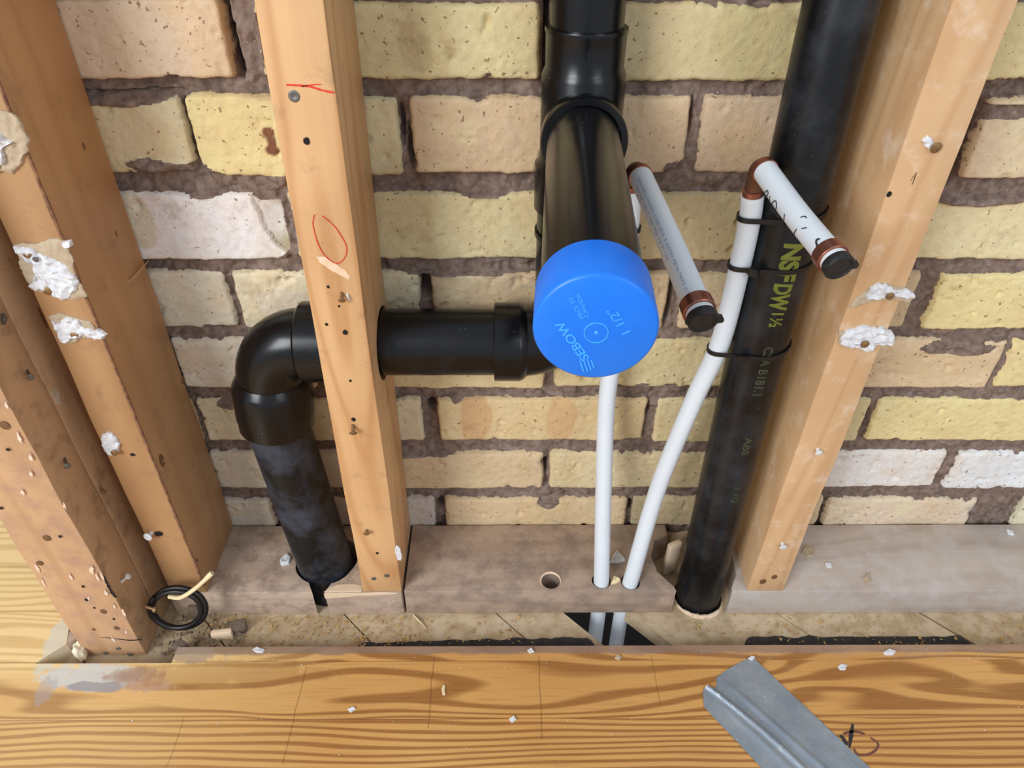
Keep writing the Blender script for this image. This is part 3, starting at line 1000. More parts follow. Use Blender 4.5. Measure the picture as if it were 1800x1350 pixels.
def nail(parent, P, N, r=0.0028, h=0.0009, shaft=0.0, mat=None, tilt=(0, 0, 0), name='nail', label=None):
    """flat nail or screw head on a surface point P with normal N; optional standing shaft"""
    b = NB()
    P, N = Vector(P), (Vector(N) + Vector(tilt)).normalized()
    if shaft:
        lathe(b, P - N * 0.002, P + N, [(0, r * 0.45), (shaft + 0.002, r * 0.45), (shaft + 0.002, r), (shaft + 0.002 + h * 0.5, r), (shaft + 0.002 + h, r * 0.75), (shaft + 0.002 + h, 0)], 20)
    else:
        lathe(b, P - N * 0.002, P + N, [(0, r), (0.002 + h * 0.4, r), (0.002 + h, r * 0.85), (0.002 + h * 0.8, r * 0.4), (0.002 + h * 0.4, r * 0.32), (0.002 + h * 0.4, 0)], 20)
    return obj(name, b, mat or STEEL, parent, label)


def nail_hole(parent, P, N, r=0.0016, sx=1.0, name='nail_hole', mat=None):
    b = NB()
    N = Vector(N).normalized()
    u = Vector((0, 0, 1))
    w = N.cross(u)
    ring = [Vector(P) + N * 0.0002 + (u * math.cos(a) * r * 1.15 + w * math.sin(a) * r * sx) * random.uniform(0.85, 1.1) for a in [2 * math.pi * k / 14 for k in range(14)]]
    prism(b, ring, 0.00015, N)
    return obj(name, b, mat or HOLE, parent)


def knot(parent, P, N, rz, rx, seed=0):
    b = NB()
    N = Vector(N).normalized()
    u = Vector((0, 0, 1))
    w = N.cross(u)
    ring = [Vector(P) + (u * math.cos(a) * rz + w * math.sin(a) * rx) for a in [2 * math.pi * k / 20 for k in range(20)]]
    patch(b, ring, N, 0.0004, 0.1, 0.02, 1, seed)
    return obj('knot', b, KNOT, parent)


FN = (0, -1, 0)     # front normal
SN = (1, 0, 0)      # right side normal


def fr(px, py, y=0.0):
    return W(px, py, 'y', y)


def scrap(parent, outl, paper, N=FN, y=0.0, h=0.0016, seed=1):
    """plaster scrap with backing paper: outlines in photo pixels on the stud front"""
    if paper:
        b = NB()
        patch(b, [fr(px, py, y) for px, py in paper], N, h * 0.6, 0.5, 0.13, 3, seed)
        p = obj('plaster_paper', b, PAPER, parent, 'torn beige backing paper')
    b = NB()
    patch(b, [fr(px, py, y) for px, py in outl], N, h * 1.3, 0.55, 0.17, 3, seed + 5, lift=0.0)
    obj('plaster_scrap', b, GYPS, parent, 'crumbly white plaster')


# centre stud with the bored hole for the drain
PIPE_Y, PIPE_Z = 0.0555, W(770, 601, 'y', 0.0555).z
cx0, cx1 = W(632, 1030, 'y', 0.0).x - 0.001, W(706, 1040, 'y', 0).x
st_c = stud('wall_stud', -0.1475, -0.1080, 0.0, 0.0885, PLT + 0.0003, WOOD_C, 'centre stud with red crayon marks, bored through by the black pipe', 1,
            [cyl_bm((-0.2, PIPE_Y, PIPE_Z - 0.001), (-0.05, PIPE_Y, PIPE_Z - 0.001), 0.0318, 48)], lean=0.0056)
nail(st_c, fr(517, 169), FN, 0.0036, 0.0004, name='screw_head')
nail_hole(st_c, fr(539, 248), FN, 0.0022)
for px, py, r in ((577, 504, .0011), (574, 570, .0012), (607, 584, .0020), (616, 669, .0011), (622, 737, .0020), (663, 972, .0014), (596, 538, .0009)):
    nail_hole(st_c, fr(px, py), FN, r)
nail(st_c, fr(601, 515), FN, 0.0026, 0.001, 0.006, RUST, (0.1, 0, -0.5), name='screw')
nail(st_c, fr(621, 747), FN, 0.0032, 0.001, 0.007, RUST, (0.1, 0, -0.5), name='screw')
nail(st_c, fr(645, 931), FN, 0.0028, 0.001, 0.004, RUST, (0, 0, -0.2), name='screw')
nail(st_c, fr(657, 1017), FN, 0.0024, 0.0006)
nail(st_c, fr(680, 1012), FN, 0.0026, 0.0006)
b = NB()
patch(b, [fr(697, 958), fr(704, 965), fr(705, 985), fr(699, 984), fr(694, 970)], FN, 0.0008, 0.3, 0.08, 2, 31)
obj('paint_fleck', b, GYPS, st_c, 'white fleck')
b = NB()
patch(b, [fr(608, 516), fr(612, 516), fr(617, 527), fr(613, 525)], FN, 0.002, 0.3, 0.08, 1, 34)
obj('paint_fleck', b, GYPS, st_c, 'white fleck')
b = NB()
ribbon(b, catmull([fr(503, 149), fr(525, 150), fr(545, 152), fr(565, 158), fr(588, 163)]), 0.0011, FN, jag=0.3)
ribbon(b, catmull([fr(530, 152), fr(548, 149), fr(565, 148)]), 0.0006, FN, jag=0.3)
obj('crayon_line', b, RED, st_c, 'red crayon line')
b = NB()
loop = [(553, 377), (550, 392), (553, 408), (559, 428), (568, 445), (580, 457), (592, 463), (602, 458), (609, 445), (608, 430), (600, 415), (590, 400), (578, 388), (566, 379)]
ribbon(b, catmull([fr(*p) for p in loop], 6), 0.0006, FN, jag=0.3)
obj('crayon_loop', b, RED, st_c, 'red crayon ellipse')
for px, py, r1_, r2_ in ((604, 185, 0.004, 0.0016),):
    knot(st_c, W(px, py, 'x', -0.1034), SN, r1_, r2_, 3)
knot(st_c, W(620, 170, 'x', -0.1034), SN, 0.005, 0.001, 5)

b = NB()
patch(b, [fr(*p) for p in ((556, 450), (572, 452), (588, 462), (606, 474), (616, 486), (612, 492), (598, 484), (580, 474), (562, 462))], FN, 0.0001, 0.2, 0.10, 2, 35)
obj('plaster_smudge', b, plain('thin_plaster_film', (236, 206, 176), 0.9, var=0.7, vscale=150, varcol=(222, 180, 134)), st_c, 'faint whitish smudge')
# right stud
st_r = stud('wall_stud', W(1312, 1043, 'y', 0).x, W(1375, 1043, 'y', 0).x + 0.0005, 0.0, 0.0885, PLT + 0.0003, WOOD_R, 'pale stud right of the tall black pipe with two torn plaster strips', 2, lean=0.0058)
b = NB()
patch(b, [fr(1619, 246), fr(1629, 236), fr(1636, 241), (fr(1640, 250)), fr(1637, 262), fr(1628, 258)], FN, 0.0022, 0.5, 0.2, 2, 12)
obj('plaster_scrap', b, GYPS, st_r, 'white crumb round a nail')
nail(st_r, fr(1641, 255), FN, 0.0036, 0.0012, 0.003, RUST, (0.1, 0, -0.2))
scrap(st_r, [(1520, 517), (1528, 504), (1545, 496), (1566, 502), (1600, 510), (1606, 522), (1585, 520), (1560, 514), (1540, 524), (1522, 524)],
      [(1492, 540), (1505, 522), (1523, 508), (1550, 497), (1600, 510), (1609, 520), (1600, 530), (1550, 525), (1510, 533)], h=0.0026, seed=21)
nail(st_r, fr(1560, 515), FN, 0.003, 0.001, 0.004, RUST)
scrap(st_r, [(1476, 604), (1480, 584), (1530, 574), (1552, 574), (1571, 588), (1566, 604), (1545, 602), (1530, 613), (1505, 609)],
      [(1471, 600), (1473, 582), (1500, 577), (1540, 573), (1560, 590), (1500, 606)], h=0.0032, seed=23)
nail(st_r, fr(1516, 599), FN, 0.0032, 0.001, 0.0045, RUST)
nail(st_r, fr(1437, 789), FN, 0.0030, 0.001, 0.004, GYPS, (0, 0, -0.2), label='plaster covered nail')
nail(st_r, fr(1375, 955), FN, 0.0036, 0.001, 0.004, GYPS, (0, 0, -0.2), label='plaster covered nail')
nail_hole(st_r, fr(1563, 341), FN, 0.0018)
knot(st_r, fr(1341, 1022), FN, 0.004, 0.0035, 7)
knot(st_r, fr(1361, 1014), FN, 0.0035, 0.003, 8)
b = NB()
ribbon(b, [fr(1614, 293), fr(1608, 310), fr(1603, 325)], 0.0009, FN, jag=0.5)
ribbon(b, [fr(1606, 308), fr(1600, 318)], 0.0007, FN, jag=0.5)
obj('grain_check', b, KNOT, st_r)

# left stud A
ax0, ax1 = -0.3420, -0.3045
st_a = stud('wall_stud', ax0, ax1, 0.0, 0.0885, PLT + 0.0003, WOOD_A, 'orange stud at the left with several white plaster scraps', 3, lean=0.0036)
scrap(st_a, [(-14, 225), (2, 228), (12, 241), (28, 246), (8, 260), (14, 280), (0, 294), (-16, 290)],
      [(-30, 200), (4, 193), (26, 201), (40, 216), (54, 245), (50, 268), (38, 290), (24, 306), (10, 300), (-12, 310), (-30, 290)], h=0.004, seed=41)
scrap(st_a, [(24, 432), (48, 432), (66, 440), (90, 452), (118, 463), (137, 486), (138, 506), (124, 526), (100, 520), (86, 510), (62, 508), (52, 500), (66, 480), (60, 458), (40, 446)],
      [(24, 430), (60, 428), (76, 424), (96, 418), (118, 424), (130, 455), (138, 490), (155, 520), (130, 526), (100, 516), (56, 508), (36, 470)], h=0.0028, seed=43)
b = NB()
patch(b, [fr(112, 424), fr(126, 421), fr(129, 430), fr(118, 434)], FN, 0.004, 0.3, 0.1, 2, 44)
obj('plaster_scrap', b, GYPS, st_a, 'small white crumb at the stud edge')
nail(st_a, fr(88, 508), FN, 0.0032, 0.001, 0.0030, RUST)
nail(st_a, fr(52, 444), FN, 0.0028, 0.001, 0.003, RUST, name='rusty_nail')
nail(st_a, fr(68, 451), FN, 0.002, 0.001, 0.004, STEEL)
scrap(st_a, [(92, 562), (108, 566), (124, 556), (140, 560), (150, 573), (175, 576), (190, 586), (185, 594), (165, 590), (138, 590), (125, 594), (112, 600), (104, 592)],
      [(86, 556), (108, 550), (128, 556), (160, 565), (170, 578), (188, 588), (150, 594), (108, 600)], h=0.0028, seed=47)
nail(st_a, fr(135, 585), FN, 0.0030, 0.001, 0.0035, RUST)
scrap(st_a, [(180, 762), (190, 757), (204, 766), (212, 778), (210, 792), (198, 800), (188, 794), (180, 780)], None, h=0.002, seed=49)
nail(st_a, fr(205, 790), FN, 0.0030, 0.001, 0.004, RUST)
nail_hole(st_a, fr(233, 799), FN, 0.0016, 1.5)
nail_hole(st_a, fr(251, 843), FN, 0.0014, 1.5)
nail(st_a, fr(266, 937), FN, 0.0042, 0.0015, 0.005, GYPS, (-0.2, 0, 0.1), label='plaster covered nail')
nail_hole(st_a, fr(279, 938), FN, 0.003, 1.4)
nail_hole(st_a, fr(347, 984), FN, 0.0012)
knot(st_a, W(253, 632, 'x', ax1 + 0.0014), SN, 0.0060, 0.0034, 5)
knot(st_a, W(284, 810, 'x', ax1 + 0.0007), SN, 0.0075, 0.0045, 6)
knot(st_a, W(147, 257, 'x', ax1 + 0.0028), SN, 0.0025, 0.0016, 9)
knot(st_a, W(204, 411, 'x', ax1 + 0.0022), SN, 0.0025, 0.0014, 9)
knot(st_a, W(322, 668, 'x', ax1 + 0.0012), SN, 0.0040, 0.003, 9)
b = NB()
p0, p1 = W(222, 502, 'x', ax1 + 0.0015), W(262, 457, 'x', ax1 + 0.008)
tube(b, [p0, (p0 + p1) / 2 + Vector((0.001, 0, 0)), p1], [0.0022, 0.0014, 0.0003], 8, flat=0.3)
obj('splinter', b, WOOD_A, st_a, 'torn splinter')
# wane (dark bark line) on the arris
b = NB()
pts = []
for i in range(60):
    z = 0.05 + 0.60 * i / 59
    pts.append(Vector((ax1 + 0.0036 * (z - 0.05) / 0.52 - 0.0007 + 0.0006 * mnoise.noise(Vector((z * 40, 0, 0))), 0.0004, z)))
tube(b, pts, [0.0013 * (0.75 + 0.9 * abs(mnoise.noise(Vector((p.z * 30, 2, 0))))) for p in pts], 8)
obj('bark_edge', b, plain('bark', (112, 78, 58), 0.9, var=0.8, vscale=140, varcol=(176, 128, 90), bump=0.5), st_a, 'dark rough bark edge')

# corner post: stud B (side face seen) and stud C (nearest to the camera)
xb = -0.3590
st_b = stud('wall_stud', xb - 0.089, xb, -0.0055, 0.032, 0.0005, WOOD_B, 'brown stud recessed between the orange stud and the worn corner stud', 4)
st_cn = stud('wall_stud', xb - 0.060, xb - 0.0005, -0.0460, -0.0065, 0.0008, [WOOD_CC], 'worn pitted corner stud nearest the floor edge at far left', 5, wob=0.0024)
# its right flank is a darker brown: give flank faces their own material
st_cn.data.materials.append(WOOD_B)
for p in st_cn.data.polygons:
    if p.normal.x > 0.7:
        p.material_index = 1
CY = -0.0465
for px, py, r_ in ((82, 946, .0036), (182, 1075, .0034), (70, 990, .003), (205, 1104, .003), (165, 1106, .0022), (8, 748, .004)):
    knot(st_cn, fr(px, py, CY), FN, r_, r_ * 0.9, int(px))
for px, py, r_ in ((106, 943, .0014), (152, 1054, .0016), (146, 1031, .0014), (166, 1068, .0012), (200, 1088, .0012), (2, 893, .0015), (14, 790, .0014), (126, 1073, .0010)):
    nail_hole(st_cn, fr(px, py, CY), FN, r_)
for px, py in ((186, 1148), (228, 1150), (208, 1140)):
    nail(st_cn, fr(px, py, CY), FN, 0.0024, 0.0006)
b = NB()
ribbon(b, catmull([fr(148, 1124, CY), fr(180, 1120, CY), fr(225, 1125, CY), fr(250, 1124, CY)]), 0.0009, FN, jag=0.5)
obj('dark_crack', b, HOLE, st_cn)
b = NB()
ribbon(b, catmull([fr(182, 1012, CY), fr(190, 1028, CY), fr(196, 1040, CY), fr(204, 1050, CY)]), 0.0022, FN, jag=0.7)
obj('dark_crack', b, HOLE, st_cn)
b = NB()
rr = random.Random(3)
for k in range(26):
    t = rr.random()
    py = 700 + 440 * t
    xl = -40 + (py - 860) * 0.68
    xr = 123 + (py - 900) * 0.575
    px = xl + (xr - xl) * (rr.choice((0.08, 0.92, 0.85, 0.5)) + rr.uniform(-.06, .06))
    p = fr(px, py, CY)
    L = rr.uniform(.003, .009)
    ww = rr.uniform(.0008, .0022)
    patch(b, [p + Vector((-ww, 0, 0)), p + Vector((0.001, 0, L)), p + Vector((ww, 0, 0.0)), p + Vector((0, 0, -L * .6))], FN, 0.0005, 0.3, 0.1, 2, k)
obj('paint_chips', b, plain('pale_torn_fibre', (228, 200, 174), 0.9, var=0.3, vscale=200, varcol=(244, 238, 232)), st_cn, 'pale torn fibres')['kind'] = 'stuff'


def side_nail(px, py, par, r=0.0025, L=0.010, tilt=(0, -0.4, 0.2), mat=STEEL):
    return nail(par, W(px, py, 'x', xb), SN, r, 0.001, L, mat, tilt)


side_nail(48, 652, st_cn, 0.0026, 0.010, (0.0, -1.2, 0.0))
side_nail(114, 808, st_cn, 0.0026, 0.009, (0.0, -1.3, 0.0))
side_nail(214, 1022, st_cn, 0.0028, 0.009, (0, 0.2, 0.8), GYPS)
nail(st_cn, W(4, 561, 'x', xb), SN, 0.0042, 0.001)
knot(st_b, W(75, 560, 'x', xb), SN, 0.010, 0.0012, 3)
b = NB()
patch(b, [W(px, py, 'x', xb) for px, py in ((88, 690), (96, 682), (104, 690), (103, 704), (106, 712), (97, 708))], SN, 0.001, 0.3, 0.1, 2, 61)
obj('paint_fleck', b, PAPER, st_b, 'beige fleck')
side_nail(176, 858, st_b, 0.0025, 0.005, (0, -0.6, -0.6), RUST)

# ------------------------------------------------------------------ drain assembly
dr = thing('drain_pipe_assembly', (0.047, 0.062, 0.0), 'glossy black drain piping with tee, blue-capped stub, side arm and elbow', 'drain pipe')
SX, SY = W(1034, 0, 'y', 0.064).x, 0.0625
TZ = 0.487
zt = 0.549
b = NB()
lathe(b, (SX, SY, zt - 0.012), (SX, SY, 1), [(0, 0.0241), (0.26, 0.0241)], 64)
obj('vent_pipe', b, ABS, dr)
b = NB()
lathe(b, (SX, SY, 0.425), (SX, SY, 1), [
    (0.0, 0.0305), (0.001, 0.0318), (0.034, 0.0318), (0.036, 0.0300), (0.040, 0.0285), (0.095, 0.0285), (0.0985, 0.0272), (0.1005, 0.0262),
    (0.1205, 0.0266), (0.1230, 0.0274), (0.1245, 0.0270), (0.1245, 0.0243)], 72)
RX, RY = SX - 0.001, 0.022
lathe(b, (SX, SY, TZ), (RX, RY, TZ - 0.0004), [(0.0, 0.0262), (0.020, 0.0262), (0.024, 0.0285), (0.0385, 0.0290), (0.0400, 0.0282), (0.0400, 0.0245), (0.030, 0.0243)], 72)
tube(b, [(SX, SY - 0.0285, TZ + 0.03), (SX, SY - 0.0268, zt - 0.008)], 0.0006, 8)
obj('tee_fitting', b, ABS, dr)
# stub pipe toward the camera and blue cap
CE = WD(1047, 579, 0.2985)
S0 = Vector((RX, RY + 0.012, TZ - 0.0003))
ax = (CE - S0).normalized()
Ls = (CE - S0).length
b = NB()
lathe(b, S0, CE, [(0, 0.0241), (Ls - 0.004, 0.0241)], 72)
obj('stub_pipe', b, ABS, dr)
b = NB()
capR = 0.0263
lathe(b, S0, CE, [(Ls - 0.0300, 0.0243), (Ls - 0.0305, capR - 0.0006), (Ls - 0.0298, capR), (Ls - 0.0016, capR + 0.0002), (Ls - 0.0005, capR - 0.0004), (Ls, capR - 0.0014), (Ls, 0.0)], 96)
capo = obj('blue_cap', b, CAPB, dr, 'bright blue plastic test cap')
# raised lettering on the cap face
fu = Vector((0, 0, 1))
fu = (fu - ax * fu.dot(ax)).normalized()
fx = ax.cross(fu)          # points right as seen from outside?
if fx.dot(R3 @ Vector((1, 0, 0))) < 0:
    fx = -fx


def cap_pt(px, py):
    d = ray(px, py)
    t = (CE - CAM).dot(ax) / d.dot(ax)
    return CAM + d * t


def cap_text(s, p_start, p_end, size, ext=0.00018, bold=0.0):
    """text running from p_start to p_end (photo pixels) on the cap face, upright as it reads"""
    a, c = cap_pt(*p_start), cap_pt(*p_end)
    t = text_bm(s, size, ext, bold)
    xs_ = [v.co.x for v in t.verts]
    k = (c - a).length / (max(xs_) - min(xs_))
    ex = (c - a).normalized()
    ey = ax.cross(ex)
    if ex.cross(ey).dot(ax) < 0:
        ey = -ey
    mid = (a + c) / 2
    for v in t.verts:
        v.co = mid + ex * v.co.x * k + ey * v.co.y + ax * (v.co.z + 0.00012)
    return t


t = cap_text('SEBOW', (1031, 632), (983, 566), 0.0056, bold=0.0001)
obj('raised_brand_text', t, CAPT, capo)
t = cap_text('1 1/2"', (1103, 586), (1075, 545), 0.0056)
obj('raised_size_text', t, CAPT, capo)
t = cap_text('CANADA', (1033, 556), (1016, 516), 0.0030)
t2 = cap_text('MADE IN', (1025, 559), (1004, 524), 0.0030)
me_ = bpy.data.meshes.new('x')
t2.to_mesh(me_)
t.from_mesh(me_)
t2.free()
obj('raised_small_text', t, CAPT, capo)
b = NB()
for (pa, pc) in (((1026, 653), (1020, 634)), ((1033, 652), (1026, 632)), ((1039, 650), (1032, 630)), ((1044, 646), (1039, 632))):
    a_, c_ = cap_pt(*pa), cap_pt(*pc)
    tube(b, [a_ + ax * .0001, c_ + ax * .0001], 0.00042, 8)
obj('raised_logo', b, CAPT, capo)
b = NB()
cc0 = cap_pt(1048, 585)
rad = (cap_pt(1069, 585) - cc0).length
ey_ = fx.cross(ax)
tube(b, [cc0 + fx * math.cos(a) * rad + ey_ * math.sin(a) * rad + ax * 0.0001 for a in [2 * math.pi * k / 40 for k in range(40)]], 0.0003, 8, closed=True)
lathe(b, cc0, cc0 + ax, [(0, 0.0009), (0.0006, 0.0)], 10)
obj('moulded_ring', b, CAPT, capo)
# lower part of the stack, elbow to the left, side arm
HZ, HY = PIPE_Z, PIPE_Y
b = NB()
RA = 0.038
pth = [Vector((SX, SY, 0.43)), Vector((SX, SY, 0.39)), Vector((SX, SY - 0.002, HZ + RA))]
for k in range(1, 13):
    a = math.pi / 2 * k / 12
    pth.append(Vector((SX - RA + RA * math.cos(a), HY + (SY - HY) * (1 - k / 12) * 0.7, HZ + RA - RA * math.sin(a))))
tube(b, pth, [0.0292] * len(pth), 56)
obj('stack_elbow', b, ABS, dr)
hx0, hx1 = W(870, 600, 'y', HY).x, W(921, 600, 'y', HY).x
b = NB()
lathe(b, (hx0 + 0.027, HY, HZ), (-1, HY, HZ), [(-0.0, 0.0290), (0.003, 0.0322), (0.0065, 0.0334), (0.0265, 0.0334), (0.0275, 0.0326), (0.0275, 0.028)], 64)
obj('coupling', b, ABS, dr)
EX = W(487, 700, 'y', 0.0560).x
RB = 0.044
ex_end = W(533, 600, 'y', HY).x
b = NB()
lathe(b, (hx0 + 0.01, HY, HZ), (-1, HY, HZ), [(0, 0.0283), (hx0 + 0.01 - (ex_end + 0.002), 0.0283)], 64)
lathe(b, (hx0 + 0.0022, HY, HZ), (-1, HY, HZ), [(0, 0.0292), (0.0018, 0.0292)], 48)
obj('side_arm_pipe', b, ABS, dr)
b = NB()
pth, rd = [], []
zlow = W(487, 665, 'y', 0.0560).z
pth.append(Vector((EX, 0.0555, zlow)))
for k in range(0, 17):
    a = math.pi / 2 * k / 16
    pth.append(Vector((ex_end - (ex_end - EX) * math.cos(a), HY, zlow + (HZ - zlow) * math.sin(a))))
tube(b, pth, 0.0292, 56)
hub = W(487, 742, 'y', 0.054)
D0 = Vector((EX, 0.0555, zlow + 0.004))
dv = (hub - D0)
lathe(b, D0, hub, [(0, 0.0296), (0.006, 0.0328), (0.010, 0.0345), (dv.length - 0.012, 0.0345), (dv.length - 0.0115, 0.0336), (dv.length, 0.0334), (dv.length, 0.0285)], 64)
lathe(b, (ex_end - 0.002, HY, HZ), (1, HY, HZ), [(0, 0.0295), (0.001, 0.0325), (0.003, 0.0345), (0.024, 0.0345), (0.025, 0.0335), (0.025, 0.0285)], 64)
obj('elbow_fitting', b, ABS, dr)
b = NB()
lowp = W(571, 985, 'z', PLT)
dvec = (lowp - hub)
pdir = dvec.normalized()
tube(b, [hub - pdir * 0.02, hub, lowp, lowp + pdir * 0.03, lowp + pdir * 0.03 + Vector((0, 0, -0.10))], 0.0280, 56)
obj('downpipe', b, ABSD, dr, 'dusty scuffed black pipe entering the sole plate')

# ------------------------------------------------------------------ tall black pipe at the right
dd = (tp_bot - tp_top).normalized()
P_up = tp_top - dd * 0.18
P_dn = tp_bot + dd * 0.14
tp = thing('drain_pipe', (tp_bot.x, tp_bot.y, P_dn.z), 'tall straight black drain pipe with green printing, leaning beside the right stud', 'drain pipe')
PR = 0.0232
b = NB()
tube(b, [P_up, P_dn], PR, 72)
obj('pipe', b, ABSM, tp)


def tp_at(z):
    t = (z - tp_top.z) / (tp_bot.z - tp_top.z)
    return tp_top + (tp_bot - tp_top) * t


def pipe_hit(px, py):
    """point where the sight line meets the pipe surface"""
    d = ray(px, py).normalized()
    o = CAM - tp_top
    dn = d - dd * d.dot(dd)
    on = o - dd * o.dot(dd)
    a_, b_, c_ = dn.dot(dn), 2 * on.dot(dn), on.dot(on) - PR * PR
    disc = max(b_ * b_ - 4 * a_ * c_, 0)
    return CAM + d * ((-b_ - math.sqrt(disc)) / (2 * a_))


def print_text(s, pxy, size, mat, name, stretch=1.0, bold=0.0):
    H = pipe_hit(*pxy)
    t_ = (H - tp_top).dot(dd)
    C_ = tp_top + dd * t_
    bm = text_bm(s, size, 0.0, bold)
    for v in bm.verts:
        v.co.x *= stretch
        v.co.z = 0
    wrap_text(bm, C_, dd, H - C_, PR, 0.0002)
    return obj(name, bm, mat, tp, ang=180)


print_text('NSF', (1387, 462), 0.0185, GREEN, 'printed_text', 0.95, 0.0009)
print_text('DW', (1371, 522), 0.0180, GREEN, 'printed_text', 0.68, 0.0008)
print_text('1\u00bd', (1364, 562), 0.0130, GREEN, 'printed_text', 0.9, 0.0003)
print_text('CSA B181.1', (1340, 655), 0.0100, GREEND, 'printed_text', 1.0, 0.0002)
print_text('ABS', (1312, 785), 0.0090, GREEND, 'printed_text', 1.3, 0.0002)
print_text('1 1/2', (1293, 870), 0.0090, GREEND, 'printed_text', 1.1, 0.0002)

# ------------------------------------------------------------------ water lines (white tubes)
TR = 0.0080


def water_line(label, riser, elbow_top, stub_pts, tilt_ear, name='water_line'):
    base = Vector(riser[-1])
    w = thing(name, base, label, 'water tube')
    b = NB()
    tube(b, catmull(riser, 10), TR, 28)
    obj('riser_tube', b, PEX, w)
    s = catmull(stub_pts, 10)
    b = NB()
    tube(b, s, TR, 36)
    st = obj('stub_tube', b, PEX, w)
    # copper elbow joining riser and stub
    e0, e1 = Vector(riser[0]), Vector(stub_pts[0])
    c = Vector((e0.x * .5 + e1.x * .5, e0.y, e1.z + 0.001))
    path = [e0 + Vector((0, 0, -0.001)), e0 + Vector((0, 0, 0.006))]
    for k in range(1, 10):
        t = k / 10
        path.append((e0 + Vector((0, 0, 0.006))) * (1 - t) ** 2 + c * 2 * t * (1 - t) + e1 * t * t)
    path.append(e1 + (Vector(stub_pts[1]) - e1).normalized() * 0.001)
    b = NB()
    tube(b, path, 0.0066, 24)
    obj('elbow', b, BRASS, w, 'copper elbow')
    b = NB()
    d0 = (Vector(stub_pts[1]) - e1).normalized()
    lathe(b, e1 - d0 * 0.0052, e1 + d0, [(0, 0.0080), (0.0004, 0.0085), (0.0052, 0.0086), (0.0054, 0.0080)], 32)
    obj('crimp_ring', b, COPPER, w, 'copper crimp ring')
    b = NB()
    d1 = (Vector(riser[1]) - e0).normalized()
    d1 = -d1 if d1.z < 0 else d1
    lathe(b, e0 - d1 * 0.0002, e0 + d1, [(0, 0.0070), (0.0003, 0.0074), (0.0042, 0.0074), (0.0046, 0.0066)], 32)
    obj('crimp_ring', b, COPPER, w, 'copper crimp ring')
    # front ring and plug
    E = s[-1]
    de = (s[-1] - s[-2]).normalized()
    b = NB()
    lathe(b, E - de * 0.0115, E, [(0, 0.0081), (0, 0.0089), (0.0005, 0.0094), (0.0080, 0.0095), (0.0085, 0.0090), (0.0085, 0.0081)], 40)
    obj('crimp_ring', b, COPPER, w, 'copper crimp ring')
    b = NB()
    dp = (de + Vector((0.03, 0.0, -0.12))).normalized()
    lathe(b, E - dp * 0.001, E + dp, [(0, 0.0082), (0.0015, 0.0086), (0.0048, 0.0088), (0.0058, 0.0082), (0.0058, 0.0072), (0.0052, 0.0069), (0.0052, 0)], 44)
    # ear
    rx_ = (R3 @ Vector((1, 0, 0)))
    rx_ = (rx_ - dp * rx_.dot(dp)).normalized()
    up_ = dp.cross(rx_)
    if up_.z < 0:
        up_ = -up_
    o_ = E + dp * 0.0018
    ear = [o_ + rx_ * 0.0070 + up_ * 0.0035, o_ + rx_ * 0.0105 + up_ * 0.0022, o_ + rx_ * 0.0118 - up_ * 0.0002, o_ + rx_ * 0.0112 - up_ * 0.0022, o_ + rx_ * 0.0075 - up_ * 0.0024]
    prism(b, ear, 0.0026, dp)
    ear = [o_ - rx_ * 0.0070 + up_ * 0.003, o_ - rx_ * 0.0098 + up_ * 0.0016, o_ - rx_ * 0.0098 - up_ * 0.001, o_ - rx_ * 0.0072 - up_ * 0.0022]
    prism(b, ear, 0.0022, dp)
    obj('end_plug', b, PLUG, w, 'black plastic plug')
    return w, st, s


# left line
base1 = W(1127, 312, 'y', 0.034)
end1 = WD(1233, 556, 0.392)
mid1 = (base1 * 0.5 + end1 * 0.5) + Vector((-0.0012, 0, 0.003))
ris1 = [Vector((base1.x - 0.0015, 0.058, base1.z - 0.018)), Vector((W(1085, 560, 'y', 0.066).x + 0.004, 0.068, 0.32)), W(1068, 690, 'y', 0.066), W(1061, 860, 'y', 0.043), Vector((r1.x, r1.y, 0.038)), Vector((r1.x + 0.001, r1.y, 0.0)), Vector((r1.x + 0.001, r1.y, -0.20))]
wl1, st1, s1 = water_line('straight white water tube coming from below the blue cap, its stub pointing out with black plug', ris1, None, [base1, mid1, end1], 0)
# right line
base2 = W(1346, 302, 'y', 0.016)
end2 = WD(1470, 462, 0.405)
mid2 = base2 * 0.5 + end2 * 0.5 + Vector((-0.0006, 0, -0.0008))
ris2 = [W(1323, 343, 'y', 0.036), W(1318, 385, 'y', 0.0370), W(1300, 470, 'y', 0.036), W(1265, 605, 'y', 0.033), W(1219, 705, 'y', 0.035), W(1156, 860, 'y', 0.032), Vector((r2.x, r2.y, 0.038)), Vector((r2.x - 0.0035, r2.y + 0.001, 0.0)), Vector((r2.x - 0.004, r2.y + 0.001, -0.10)), Vector((r2.x - 0.004, r2.y + 0.001, -0.20))]
wl2, st2, s2 = water_line('curved white water tube strapped to the tall black pipe, handwriting on its stub', ris2, None, [base2, mid2, end2], 0)


